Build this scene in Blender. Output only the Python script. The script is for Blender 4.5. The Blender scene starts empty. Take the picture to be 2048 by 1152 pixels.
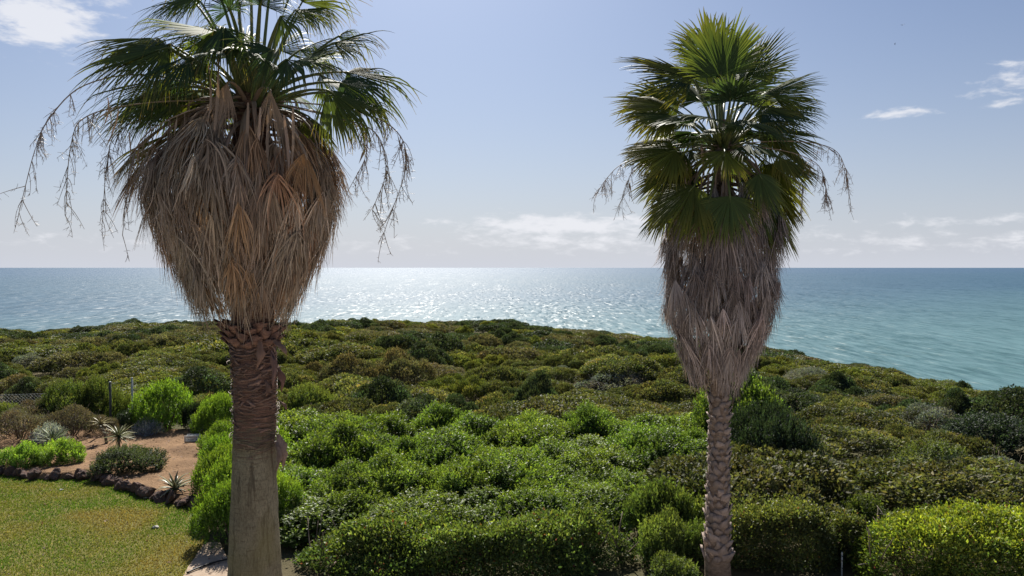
import bpy, math, random
import numpy as np
from mathutils import Vector, Matrix

R = math.radians
rng = np.random.default_rng(7)
random.seed(7)
scene = bpy.context.scene
col = scene.collection

# ------------------------------------------------------------------ camera
F = 1547.0                       # focal length in pixels of the 2048 px wide photograph
H = 5.2                          # camera height above the lawn
PITCH = math.atan(41.0 / F)
SEA_Z = -19.8
cam_d = bpy.data.cameras.new('camera')
cam_d.sensor_width = 36.0
cam_d.lens = 36.0 * F / 2048.0
cam_d.clip_start = 0.1
cam_d.clip_end = 90000.0
cam = bpy.data.objects.new('camera', cam_d)
col.objects.link(cam)
cam.location = (0, 0, H)
cam.rotation_euler = (math.pi / 2 - PITCH, 0, 0)
scene.camera = cam

# ------------------------------------------------------------------ light
SUN_EL, SUN_AZ = 43.0, -8.0      # azimuth measured from +Y towards +X
sd = Vector((math.sin(R(SUN_AZ)) * math.cos(R(SUN_EL)), math.cos(R(SUN_AZ)) * math.cos(R(SUN_EL)), math.sin(R(SUN_EL))))
sun_d = bpy.data.lights.new('sun', 'SUN')
sun_d.energy = 5.0
sun_d.angle = R(0.5)
sun_d.color = (1.0, 0.95, 0.87)
sun = bpy.data.objects.new('sun', sun_d)
col.objects.link(sun)
sun.location = (0, 0, 60)
sun.rotation_euler = (-sd).to_track_quat('-Z', 'Y').to_euler()

world = bpy.data.worlds.new('World')
scene.world = world
world.use_nodes = True
wn, wl = world.node_tree.nodes, world.node_tree.links
wn.clear()


def N(nt, typ, **kw):
    n = nt.nodes.new(typ)
    for k, v in kw.items():
        if k == 'inp':
            for a, b in v.items():
                n.inputs[a].default_value = b
        else:
            setattr(n, k, v)
    return n


def M(nt, op, a, b=None, c=None, clamp=False):
    n = nt.nodes.new('ShaderNodeMath')
    n.operation = op
    n.use_clamp = clamp
    for i, v in enumerate((a, b, c)):
        if v is None:
            continue
        if isinstance(v, (int, float)):
            n.inputs[i].default_value = v
        else:
            nt.links.new(v, n.inputs[i])
    return n.outputs[0]


def VM(nt, op, a, b):
    n = nt.nodes.new('ShaderNodeVectorMath')
    n.operation = op
    for i, v in enumerate((a, b)):
        if isinstance(v, tuple):
            n.inputs[i].default_value = v
        else:
            nt.links.new(v, n.inputs[i])
    return n.outputs[0]


def mixc(nt, fac, a, b, blend='MIX'):
    n = nt.nodes.new('ShaderNodeMix')
    n.data_type = 'RGBA'
    n.blend_type = blend
    if isinstance(fac, (int, float)):
        n.inputs[0].default_value = fac
    else:
        nt.links.new(fac, n.inputs[0])
    for i, v in ((6, a), (7, b)):
        if isinstance(v, tuple):
            n.inputs[i].default_value = (*v[:3], 1)
        else:
            nt.links.new(v, n.inputs[i])
    return n.outputs[2]


wt = world.node_tree
tc = N(wt, 'ShaderNodeTexCoord')
sky = N(wt, 'ShaderNodeTexSky', sky_type='NISHITA', sun_disc=False)
sky.sun_elevation = R(SUN_EL)
sky.sun_rotation = R(SUN_AZ)
sky.altitude = 20
sky.air_density = 1.0
sky.dust_density = 1.6
sky.ozone_density = 3.0
# clouds, placed by compass direction and height in the sky; free-running noise elsewhere
sep = N(wt, 'ShaderNodeSeparateXYZ')
wl.new(tc.outputs['Generated'], sep.inputs[0])
az = M(wt, 'ARCTAN2', sep.outputs[0], sep.outputs[1])
el = M(wt, 'ARCSINE', sep.outputs[2])


def azel(x, y):
    v = Vector(((x - 1024) / F, 1.0, 0.0)) + Vector((0, 0, (535 - y) / F))
    return math.atan2(v.x, v.y), math.atan2(v.z, math.hypot(v.x, v.y))


blob = None
# x, y, half width, half height (photo pixels), strength
for (x, y, a_, b_, s_) in [(95, 42, 88, 50, 1.1), (215, 5, 100, 45, .55), (1140, 450, 250, 24, .98), (1160, 478, 340, 34, .66),
                           (900, 443, 130, 12, .62), (1795, 229, 62, 13, .78), (2010, 175, 75, 26, .62), (2030, 122, 40, 16, .6), (2000, 208, 52, 12, .62),
                           (1960, 440, 260, 16, .55), (1850, 480, 420, 30, .5), (720, 490, 220, 22, .45), (1820, 66, 40, 5, .3), (120, 480, 260, 20, .4)]:
    ca, ce = azel(x, y)
    u = M(wt, 'DIVIDE', M(wt, 'SUBTRACT', az, ca), a_ / F)
    v = M(wt, 'DIVIDE', M(wt, 'SUBTRACT', el, ce), b_ / F)
    q = M(wt, 'ADD', M(wt, 'MULTIPLY', u, u), M(wt, 'MULTIPLY', v, v))
    g = M(wt, 'MULTIPLY', M(wt, 'POWER', 2.718, M(wt, 'MULTIPLY', q, -0.8)), s_)
    blob = g if blob is None else M(wt, 'MAXIMUM', blob, g)
cv = N(wt, 'ShaderNodeCombineXYZ')
wl.new(M(wt, 'MULTIPLY', az, 9.0), cv.inputs[0])
wl.new(M(wt, 'MULTIPLY', el, 26.0), cv.inputs[1])
cn = N(wt, 'ShaderNodeTexNoise', inp={'Scale': 1.0, 'Detail': 9.0, 'Roughness': 0.62, 'Distortion': 0.35})
wl.new(cv.outputs[0], cn.inputs['Vector'])
cn2 = N(wt, 'ShaderNodeTexNoise', inp={'Scale': 3.4, 'Detail': 7.0, 'Roughness': 0.6, 'Distortion': 0.2})
wl.new(cv.outputs[0], cn2.inputs['Vector'])
dens = M(wt, 'ADD', M(wt, 'MULTIPLY', M(wt, 'SUBTRACT', cn.outputs[0], 0.5), 0.9), M(wt, 'MULTIPLY', M(wt, 'SUBTRACT', cn2.outputs[0], 0.5), 1.5))
dens = M(wt, 'ADD', dens, blob)
mr = N(wt, 'ShaderNodeMapRange', interpolation_type='SMOOTHSTEP', inp={1: 0.36, 2: 0.95, 3: 0.0, 4: 0.85})
wl.new(dens, mr.inputs[0])
cm = mr.outputs[0]
# pale sea haze low over the horizon
hz = M(wt, 'MULTIPLY', M(wt, 'POWER', 2.718, M(wt, 'MULTIPLY', M(wt, 'MAXIMUM', el, 0.0), -6.5)), 0.9)
skyc = mixc(wt, 1.0, sky.outputs[0], (0.60, 0.69, 0.83), 'MULTIPLY')
c1 = mixc(wt, hz, skyc, (7.15, 7.5, 8.45))
c2 = mixc(wt, cm, c1, (9.3, 9.4, 9.9))
bg = N(wt, 'ShaderNodeBackground', inp={'Strength': 0.05})
wl.new(c2, bg.inputs[0])
wo = N(wt, 'ShaderNodeOutputWorld')
wl.new(bg.outputs[0], wo.inputs[0])

scene.view_settings.view_transform = 'Standard'
scene.view_settings.look = 'None'
scene.view_settings.exposure = 0.9
scene.view_settings.gamma = 1.0
scene.view_settings.use_curve_mapping = False
scene.render.engine = 'CYCLES'
cy = scene.cycles
cy.max_bounces = 6
cy.diffuse_bounces = 3
cy.glossy_bounces = 2
cy.transmission_bounces = 4
cy.transparent_max_bounces = 4
cy.sample_clamp_indirect = 4.0
cy.use_denoising = True

# ------------------------------------------------------------------ helpers
ZUP = np.array((0., 0., 1.))


def nrm(v):
    v = np.asarray(v, float)
    return v / np.maximum(np.linalg.norm(v, axis=-1, keepdims=True), 1e-9)


def at(x, y, Y):
    """point at depth Y (metres along the view's ground direction) seen at photo pixel x, y"""
    cp, sp = math.cos(PITCH), math.sin(PITCH)
    a, b = (x - 1024) / F, (576 - y) / F
    d = np.array((a, cp + b * sp, -sp + b * cp))
    return np.array((0, 0, H)) + d * (Y / d[1])


def on_plane(x, y, z=0.0):
    p0 = at(x, y, 1.0) - np.array((0, 0, H))
    t = (z - H) / p0[2]
    return np.array((0, 0, H)) + p0 * t


class MB:
    """collects triangles with a colour per vertex"""
    def __init__(self):
        self.v, self.f, self.c, self.n = [], [], [], 0

    def add(self, v, f, c=(1, 1, 1)):
        v = np.asarray(v, float).reshape(-1, 3)
        c = np.asarray(c, float)
        if c.ndim == 1:
            c = np.tile(c, (len(v), 1))
        self.v.append(v)
        self.c.append(c)
        self.f.append(np.asarray(f, int).reshape(-1, 3) + self.n)
        self.n += len(v)

    def mesh(self, name, mat, smooth=False):
        v = np.concatenate(self.v)
        f = np.concatenate(self.f)
        c = np.concatenate(self.c)
        me = bpy.data.meshes.new(name)
        me.vertices.add(len(v))
        me.vertices.foreach_set('co', v.astype(np.float32).ravel())
        me.loops.add(len(f) * 3)
        me.loops.foreach_set('vertex_index', f.astype(np.int32).ravel())
        me.polygons.add(len(f))
        me.polygons.foreach_set('loop_start', np.arange(0, len(f) * 3, 3, dtype=np.int32))
        if smooth:
            me.polygons.foreach_set('use_smooth', np.ones(len(f), bool))
        me.update(calc_edges=True)
        at_ = me.attributes.new('Col', 'FLOAT_COLOR', 'POINT')
        at_.data.foreach_set('color', np.concatenate([c, np.ones((len(c), 1))], 1).astype(np.float32).ravel())
        if mat:
            me.materials.append(mat)
        me.validate()
        return me

    def obj(self, name, mat, parent=None, smooth=False, loc=None):
        o = bpy.data.objects.new(name, self.mesh(name, mat, smooth))
        col.objects.link(o)
        if parent is not None:
            o.parent = parent
        if loc is not None:
            o.location = loc
        return o


def tag(o, label=None, cat=None, group=None, kind=None):
    if label:
        o['label'] = label
    if cat:
        o['category'] = cat
    if group:
        o['group'] = group
    if kind:
        o['kind'] = kind
    return o


def empty(name, loc, label, cat, group=None, rz=0.0, sc=1.0):
    o = bpy.data.objects.new(name, None)
    o.empty_display_size = 0.2
    col.objects.link(o)
    o.location = loc
    o.rotation_euler = (0, 0, rz)
    o.scale = (sc, sc, sc) if isinstance(sc, (int, float)) else sc
    return tag(o, label, cat, group)


def tube(path, rad, sides=6, cap=True, flat=1.0):
    """tapered tube along a path; returns verts, tris"""
    P = np.asarray(path, float)
    K = len(P)
    rad = np.broadcast_to(np.asarray(rad, float), (K,))
    T = nrm(np.gradient(P, axis=0))
    ref = np.where(np.abs(T[:, 2:3]) > 0.95, np.array([[1., 0, 0]]), ZUP[None])
    S = nrm(np.cross(T, ref))
    U = np.cross(S, T)
    a = np.linspace(0, 2 * math.pi, sides, endpoint=False)
    V = P[:, None] + rad[:, None, None] * (np.cos(a)[None, :, None] * S[:, None] + flat * np.sin(a)[None, :, None] * U[:, None])
    V = V.reshape(-1, 3)
    i = np.arange(K - 1)[:, None] * sides
    j = np.arange(sides)[None]
    j2 = (j + 1) % sides
    q = np.stack([i + j, i + j2, i + sides + j2, i + sides + j], -1).reshape(-1, 4)
    f = np.concatenate([q[:, [0, 1, 2]], q[:, [0, 2, 3]]])
    if cap:
        V = np.concatenate([V, P[:1], P[-1:]])
        c0, c1 = len(V) - 2, len(V) - 1
        jj = np.arange(sides)
        f = np.concatenate([f, np.stack([np.full(sides, c0), (jj + 1) % sides, jj], -1),
                            np.stack([np.full(sides, c1), (K - 1) * sides + jj, (K - 1) * sides + (jj + 1) % sides], -1)])
    return V, f


def bez(p0, p1, p2, n=8):
    t = np.linspace(0, 1, n)[:, None]
    return (1 - t) ** 2 * np.asarray(p0) + 2 * t * (1 - t) * np.asarray(p1) + t * t * np.asarray(p2)


def polycurve(pts, n=24):
    """smooth curve through points (Catmull-Rom)"""
    P = np.asarray(pts, float)
    P = np.concatenate([2 * P[:1] - P[1:2], P, 2 * P[-1:] - P[-2:-1]])
    out = []
    m = len(P) - 3
    for i in range(m):
        t = np.linspace(0, 1, max(3, n // m), endpoint=(i == m - 1))[:, None]
        a, b, c, d = P[i:i + 4]
        out.append(.5 * ((2 * b) + (-a + c) * t + (2 * a - 5 * b + 4 * c - d) * t ** 2 + (-a + 3 * b - 3 * c + d) * t ** 3))
    return np.concatenate(out)


def vnoise(x, y, s=1.0, seed=0):
    """smooth 2-D value noise in -1..1"""
    r = np.random.default_rng(1000 + seed).uniform(-1, 1, (64, 64))
    x, y = np.asarray(x) / s, np.asarray(y) / s
    xi, yi = np.floor(x).astype(int), np.floor(y).astype(int)
    fx, fy = x - xi, y - yi
    fx, fy = fx * fx * (3 - 2 * fx), fy * fy * (3 - 2 * fy)
    g = lambda i, j: r[i % 64, j % 64]
    return (g(xi, yi) * (1 - fx) + g(xi + 1, yi) * fx) * (1 - fy) + (g(xi, yi + 1) * (1 - fx) + g(xi + 1, yi + 1) * fx) * fy


# ------------------------------------------------------------------ materials
def new_mat(name):
    m = bpy.data.materials.new(name)
    m.use_nodes = True
    nt = m.node_tree
    nt.nodes.clear()
    out = N(nt, 'ShaderNodeOutputMaterial')
    return m, nt, out


def leaf_mat(name, transl=0.35, rough=0.45, spec=0.35, vary=0.25, tcol=(1.25, 1.3, 0.55), hue=0.03):
    m, nt, out = new_mat(name)
    ca = N(nt, 'ShaderNodeVertexColor', layer_name='Col')
    oi = N(nt, 'ShaderNodeObjectInfo')
    hs = N(nt, 'ShaderNodeHueSaturation')
    nt.links.new(ca.outputs[0], hs.inputs['Color'])
    nt.links.new(M(nt, 'MULTIPLY_ADD', oi.outputs['Random'], 2 * vary, 1 - vary), hs.inputs['Value'])
    r2 = M(nt, 'FRACT', M(nt, 'MULTIPLY', oi.outputs['Random'], 17.31))
    nt.links.new(M(nt, 'MULTIPLY_ADD', r2, 2 * hue, 0.5 - hue), hs.inputs['Hue'])
    p = N(nt, 'ShaderNodeBsdfPrincipled', inp={'Roughness': rough, 'Specular IOR Level': spec})
    nt.links.new(hs.outputs[0], p.inputs['Base Color'])
    tr = N(nt, 'ShaderNodeBsdfTranslucent')
    nt.links.new(mixc(nt, 1.0, hs.outputs[0], tcol, 'MULTIPLY'), tr.inputs[0])
    mx = N(nt, 'ShaderNodeMixShader', inp={0: transl})
    nt.links.new(p.outputs[0], mx.inputs[1])
    nt.links.new(tr.outputs[0], mx.inputs[2])
    nt.links.new(mx.outputs[0], out.inputs[0])
    return m


def noise_mat(name, ca, cb, scale=6.0, detail=6.0, rough=0.85, bump=0.3, bscale=None, spec=0.25, stretch=(1, 1, 1), usecol=False, cc=None, dist=0.02, c3scale=0.6):
    m, nt, out = new_mat(name)
    t = N(nt, 'ShaderNodeTexCoord')
    v = VM(nt, 'MULTIPLY', t.outputs['Object'], stretch)
    n1 = N(nt, 'ShaderNodeTexNoise', inp={'Scale': scale, 'Detail': detail, 'Roughness': 0.65})
    nt.links.new(v, n1.inputs['Vector'])
    r = N(nt, 'ShaderNodeMapRange', inp={1: 0.32, 2: 0.68})
    nt.links.new(n1.outputs[0], r.inputs[0])
    c = mixc(nt, r.outputs[0], ca, cb)
    if cc is not None:
        n3 = N(nt, 'ShaderNodeTexNoise', inp={'Scale': c3scale, 'Detail': 4.0})
        nt.links.new(t.outputs['Object'], n3.inputs['Vector'])
        r3 = N(nt, 'ShaderNodeMapRange', inp={1: 0.45, 2: 0.65})
        nt.links.new(n3.outputs[0], r3.inputs[0])
        c = mixc(nt, r3.outputs[0], c, cc)
    if usecol:
        vc = N(nt, 'ShaderNodeVertexColor', layer_name='Col')
        c = mixc(nt, 1.0, c, vc.outputs[0], 'MULTIPLY')
    p = N(nt, 'ShaderNodeBsdfPrincipled', inp={'Roughness': rough, 'Specular IOR Level': spec})
    nt.links.new(c, p.inputs['Base Color'])
    n2 = N(nt, 'ShaderNodeTexNoise', inp={'Scale': bscale or scale * 4, 'Detail': 8.0, 'Roughness': 0.7})
    nt.links.new(v, n2.inputs['Vector'])
    b = N(nt, 'ShaderNodeBump', inp={'Strength': bump, 'Distance': dist})
    nt.links.new(n2.outputs[0], b.inputs['Height'])
    nt.links.new(b.outputs[0], p.inputs['Normal'])
    nt.links.new(p.outputs[0], out.inputs[0])
    return m


MAT = {}
MAT['palm'] = leaf_mat('palm_leaf', transl=0.42, rough=0.55, spec=0.2, vary=0.12, hue=0.01, tcol=(1.25, 1.25, 0.5))
MAT['straw'] = leaf_mat('dry_palm_leaf', transl=0.16, rough=0.7, spec=0.2, vary=0.2, hue=0.008, tcol=(1.1, 0.9, 0.6))
MAT['petiole'] = leaf_mat('petiole', transl=0.0, rough=0.5, spec=0.35, vary=0.12, hue=0.01)
MAT['foliage'] = leaf_mat('shrub_leaf', transl=0.38, rough=0.6, spec=0.2, vary=0.2, hue=0.010)
MAT['glossy'] = leaf_mat('glossy_shrub_leaf', transl=0.4, rough=0.5, spec=0.25, vary=0.14, hue=0.012)
MAT['succulent'] = leaf_mat('succulent_leaf', transl=0.12, rough=0.4, spec=0.4, vary=0.1, hue=0.01)
MAT['grass'] = leaf_mat('grass_blade', transl=0.4, rough=0.6, spec=0.2, vary=0.0, hue=0.0)
MAT['twig'] = noise_mat('twig_bark', (0.10, 0.075, 0.05), (0.19, 0.15, 0.115), 9.0, bump=0.4)
MAT['deadwood'] = noise_mat('dead_wood', (0.24, 0.2, 0.16), (0.38, 0.33, 0.28), 9.0, bump=0.3)
MAT['sand'] = noise_mat('bed_sand', (0.225, 0.14, 0.08), (0.32, 0.205, 0.12), 3.4, 9, 0.95, 1.0, 12, 0.05, cc=(0.19, 0.12, 0.072), dist=0.08, c3scale=1.2)
MAT['path'] = noise_mat('path_sand', (0.30, 0.225, 0.16), (0.42, 0.33, 0.25), 5, 8, 0.95, 0.5, 30, 0.1, dist=0.03)
MAT['lawn'] = noise_mat('lawn_soil', (0.12, 0.115, 0.03), (0.17, 0.15, 0.055), 3.0, 8, 0.95, 0.5, 60, 0.05, dist=0.02)
MAT['scrubsoil'] = noise_mat('scrub_soil', (0.07, 0.062, 0.034), (0.12, 0.10, 0.058), 1.5, 8, 0.95, 0.6, 9, 0.05, cc=(0.06, 0.065, 0.03), dist=0.1, c3scale=0.12)
MAT['clearing'] = noise_mat('pale_sand', (0.36, 0.27, 0.19), (0.47, 0.36, 0.26), 1.5, 8, 0.95, 0.5, 9, 0.05, dist=0.06)
MAT['rock'] = noise_mat('lava_rock', (0.085, 0.05, 0.04), (0.26, 0.16, 0.122), 7.0, 9, 0.95, 1.0, 22, 0.15, cc=(0.13, 0.11, 0.10), c3scale=3.0, dist=0.05)
MAT['stone'] = noise_mat('pale_stone', (0.4, 0.38, 0.34), (0.55, 0.53, 0.49), 9.0, bump=0.4)
MAT['boot'] = noise_mat('leaf_base', (0.26, 0.205, 0.17), (0.42, 0.345, 0.30), 5.0, 8, 0.85, 0.6, 40, 0.2, stretch=(3, 3, 1), usecol=True)
MAT['metal_dark'] = noise_mat('dark_painted_steel', (0.035, 0.04, 0.04), (0.06, 0.065, 0.06), 8, rough=0.6, bump=0.1)
MAT['metal_pale'] = noise_mat('galvanised_steel', (0.3, 0.32, 0.31), (0.42, 0.44, 0.42), 8, rough=0.5, bump=0.1)
MAT['tube_black'] = noise_mat('black_tube', (0.012, 0.012, 0.013), (0.02, 0.02, 0.02), 8, rough=0.5, bump=0.1)
MAT['box'] = noise_mat('weathered_white_plastic', (0.42, 0.43, 0.42), (0.58, 0.58, 0.56), 6, rough=0.6, bump=0.2)
MAT['feather'] = noise_mat('dark_feather', (0.02, 0.02, 0.022), (0.04, 0.04, 0.042), 20, rough=0.7, bump=0.1)


def trunk_mat():
    """left palm: smooth grey fissured bark below, red-brown fibre above"""
    m, nt, out = new_mat('palm_trunk_bark')
    t = N(nt, 'ShaderNodeTexCoord')
    o = t.outputs['Object']
    s = N(nt, 'ShaderNodeSeparateXYZ')
    nt.links.new(o, s.inputs[0])
    big = N(nt, 'ShaderNodeTexNoise', inp={'Scale': 2.6, 'Detail': 6.0, 'Roughness': 0.65})
    nt.links.new(VM(nt, 'MULTIPLY', o, (1, 1, 0.5)), big.inputs[0])
    fine = N(nt, 'ShaderNodeTexNoise', inp={'Scale': 42.0, 'Detail': 6.0, 'Roughness': 0.75})
    nt.links.new(VM(nt, 'MULTIPLY', o, (1.6, 1.6, 0.5)), fine.inputs[0])
    rings = N(nt, 'ShaderNodeTexNoise', inp={'Scale': 9.0, 'Detail': 8.0, 'Roughness': 0.7, 'Distortion': 0.6})
    nt.links.new(VM(nt, 'MULTIPLY', o, (0.45, 0.45, 4.5)), rings.inputs[0])
    r1 = N(nt, 'ShaderNodeMapRange', inp={1: 0.35, 2: 0.65})
    nt.links.new(big.outputs[0], r1.inputs[0])
    low = mixc(nt, r1.outputs[0], (0.28, 0.24, 0.155), (0.46, 0.41, 0.28))
    r2 = N(nt, 'ShaderNodeMapRange', inp={1: 0.44, 2: 0.6})
    nt.links.new(fine.outputs[0], r2.inputs[0])
    low = mixc(nt, M(nt, 'MULTIPLY', r2.outputs[0], 0.55), low, (0.11, 0.085, 0.06))
    crk = N(nt, 'ShaderNodeTexNoise', inp={'Scale': 13.0, 'Detail': 5.0, 'Roughness': 0.6, 'Distortion': 0.4})
    nt.links.new(VM(nt, 'MULTIPLY', o, (1, 1, 0.1)), crk.inputs[0])
    rc = N(nt, 'ShaderNodeMapRange', inp={1: 0.56, 2: 0.66, 4: 0.75})
    nt.links.new(crk.outputs[0], rc.inputs[0])
    low = mixc(nt, rc.outputs[0], low, (0.10, 0.08, 0.055))
    rg = N(nt, 'ShaderNodeMapRange', inp={1: 0.54, 2: 0.66, 4: 0.6})
    nt.links.new(rings.outputs[0], rg.inputs[0])
    low = mixc(nt, rg.outputs[0], low, (0.12, 0.09, 0.06))
    # greenish algae stain
    al = N(nt, 'ShaderNodeTexNoise', inp={'Scale': 1.7, 'Detail': 5.0})
    nt.links.new(VM(nt, 'ADD', o, (3.1, 0, 1.7)), al.inputs[0])
    r4 = N(nt, 'ShaderNodeMapRange', inp={1: 0.5, 2: 0.72, 4: 0.55})
    nt.links.new(al.outputs[0], r4.inputs[0])
    low = mixc(nt, r4.outputs[0], low, (0.27, 0.235, 0.10))
    r3 = N(nt, 'ShaderNodeMapRange', inp={1: 0.36, 2: 0.62})
    nt.links.new(rings.outputs[0], r3.inputs[0])
    up = mixc(nt, r3.outputs[0], (0.12, 0.064, 0.048), (0.38, 0.22, 0.155))
    edge = M(nt, 'ADD', s.outputs[2], M(nt, 'MULTIPLY', M(nt, 'SUBTRACT', rings.outputs[0], 0.5), 2.2))
    ra = N(nt, 'ShaderNodeMapRange', interpolation_type='SMOOTHSTEP', inp={1: 2.75, 2: 3.35})
    nt.links.new(edge, ra.inputs[0])
    c = mixc(nt, ra.outputs[0], low, up)
    p = N(nt, 'ShaderNodeBsdfPrincipled', inp={'Roughness': 0.9, 'Specular IOR Level': 0.15})
    nt.links.new(c, p.inputs['Base Color'])
    h = M(nt, 'ADD', M(nt, 'MULTIPLY', fine.outputs[0], 2.6), M(nt, 'MULTIPLY', rings.outputs[0], M(nt, 'MULTIPLY_ADD', ra.outputs[0], 2.2, 0.5)))
    b = N(nt, 'ShaderNodeBump', inp={'Strength': 0.9, 'Distance': 0.03})
    nt.links.new(h, b.inputs['Height'])
    nt.links.new(b.outputs[0], p.inputs['Normal'])
    nt.links.new(p.outputs[0], out.inputs[0])
    return m


MAT['trunk'] = trunk_mat()
MAT['trunk2'] = noise_mat('palm_trunk_fibre', (0.11, 0.075, 0.055), (0.32, 0.24, 0.175), 7.0, 8, 0.95, 0.9, 18, 0.1, stretch=(1, 1, 2.5), dist=0.04)


def sea_mat():
    m, nt, out = new_mat('sea_water')
    g = N(nt, 'ShaderNodeNewGeometry')
    pos = g.outputs['Position']

    def fbm(seed, base, detail, sy):
        v = VM(nt, 'ADD', VM(nt, 'MULTIPLY', pos, (base, base / sy, 0)), (seed * 7.3, seed * 3.1, seed))
        n = N(nt, 'ShaderNodeTexNoise', inp={'Scale': 1.0, 'Detail': detail, 'Roughness': 0.78, 'Lacunarity': 2.0})
        nt.links.new(v, n.inputs['Vector'])
        return n.outputs[0]
    a = fbm(1, 1 / 3.0, 3.0, 6.0)
    b = fbm(2, 1 / 3.0, 3.0, 6.0)
    far = fbm(4, 1 / 22.0, 4.0, 10.0)
    big = fbm(3, 1 / 900.0, 4.0, 2.0)
    sx = M(nt, 'MULTIPLY', M(nt, 'SUBTRACT', a, 0.5), 2.3)
    sy = M(nt, 'ADD', M(nt, 'MULTIPLY', M(nt, 'SUBTRACT', b, 0.5), 1.5), M(nt, 'MULTIPLY', M(nt, 'SUBTRACT', far, 0.5), 0.7))
    cb = N(nt, 'ShaderNodeCombineXYZ', inp={2: 1.0})
    nt.links.new(sx, cb.inputs[0])
    nt.links.new(sy, cb.inputs[1])
    nn = nt.nodes.new('ShaderNodeVectorMath')
    nn.operation = 'NORMALIZE'
    nt.links.new(cb.outputs[0], nn.inputs[0])
    s = N(nt, 'ShaderNodeSeparateXYZ')
    nt.links.new(pos, s.inputs[0])
    # shallow turquoise by the shore, deep blue farther out, then paler: distance haze put into the colour
    dd = M(nt, 'SUBTRACT', s.outputs[1], M(nt, 'MULTIPLY', s.outputs[0], 0.5))
    dd = M(nt, 'MULTIPLY', dd, M(nt, 'MULTIPLY_ADD', big, 0.8, 0.6))
    r = N(nt, 'ShaderNodeMapRange', interpolation_type='SMOOTHSTEP', inp={1: 60.0, 2: 700.0})
    nt.links.new(dd, r.inputs[0])
    r2 = N(nt, 'ShaderNodeMapRange', interpolation_type='SMOOTHSTEP', inp={1: 500.0, 2: 4500.0})
    nt.links.new(dd, r2.inputs[0])
    c = mixc(nt, r.outputs[0], (0.068, 0.142, 0.152), (0.028, 0.078, 0.12))
    c = mixc(nt, r2.outputs[0], c, (0.036, 0.085, 0.142))
    p = N(nt, 'ShaderNodeBsdfPrincipled', inp={'Roughness': 0.43, 'IOR': 1.333, 'Specular IOR Level': 0.15})
    nt.links.new(c, p.inputs['Base Color'])
    nt.links.new(nn.outputs[0], p.inputs['Normal'])
    nt.links.new(p.outputs[0], out.inputs[0])
    return m


MAT['sea'] = sea_mat()

# ------------------------------------------------------------------ terrain
SKY_X = np.array([-700, -300, 0, 60, 130, 250, 380, 600, 700, 850, 985, 1100, 1200, 1290, 1420, 1560, 1620, 1740, 1800, 1880, 1960, 2048, 2300, 2700])
SKY_Y = np.array([640, 640, 648, 657, 650, 640, 636, 640, 634, 638, 632, 648, 655, 666, 676, 692, 708, 722, 744, 760, 780, 785, 815, 860])
RIM_X = np.array([-700, 0, 500, 1000, 1300, 1560, 1700, 1900, 2048, 2300, 2700])
RIM_D = np.array([76, 80, 88, 92, 86, 74, 66, 54, 47, 40, 34])


def rim(xp):
    d = np.interp(xp, RIM_X, RIM_D)
    y = np.interp(xp, SKY_X, SKY_Y)
    ztop = H - d * (y - 535) / F
    return d, ztop - 0.95


def ground(X, Y):
    X, Y = np.asarray(X, float), np.asarray(Y, float)
    Ys = np.maximum(Y, 1.0)
    xp = np.clip(1024 + F * X / Ys, -700, 2700)
    D, Zr = rim(xp)
    d0 = 24.5
    u = (Y - d0) / (D - d0)
    mid = -1.0 + 0.18 * (Zr + 2.4)
    z = np.interp(u.ravel(), [-.12, 0, .07, .25, 1.0, 1.06], [0, 0, 1, 2, 3, 3.05]).reshape(u.shape)
    lv0, lv1, lv2, lv3 = 0.0, -0.95 + 0.1 * (Zr + 2.4), mid, Zr
    out = np.where(z < 1, lv0 + (lv1 - lv0) * z, np.where(z < 2, lv1 + (lv2 - lv1) * (z - 1), lv2 + (lv3 - lv2) * (np.minimum(z, 3) - 2)))
    w = np.clip((u - 0.02) * 8, 0, 1) * np.clip((1.0 - u) * 5, 0.15, 1)
    out = out + w * (0.55 * vnoise(X, Y, 13.0, 1) + 0.3 * vnoise(X, Y, 6.0, 2))
    past = np.maximum(Y - D, 0)
    out = out - np.minimum(past, 4) * 0.25 - np.maximum(past - 4, 0) * 0.75
    return np.maximum(out, SEA_Z - 2.5)


def build_ground():
    xs = np.linspace(-0.95, 1.2, 150)            # X / Y slope
    ys = np.concatenate([np.linspace(-12, 24, 19), np.linspace(25.5, 100, 76), np.linspace(102, 150, 25)])
    # fan-shaped sheet widening away from the house
    wid = np.maximum(ys, 22.0)
    X = xs[None, :] * wid[:, None]
    Y = np.repeat(ys[:, None], len(xs), 1)
    Z = ground(X, Y) - 0.03
    V = np.stack([X, Y, Z], -1).reshape(-1, 3)
    n = len(xs)
    i = np.arange(len(ys) - 1)[:, None] * n
    j = np.arange(n - 1)[None]
    q = np.stack([i + j, i + j + 1, i + n + j + 1, i + n + j], -1).reshape(-1, 4)
    mb = MB()
    mb.add(V, np.concatenate([q[:, [0, 1, 2]], q[:, [0, 2, 3]]]))
    tag(mb.obj('ground', MAT['scrubsoil'], smooth=True), kind='structure')


build_ground()


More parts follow.
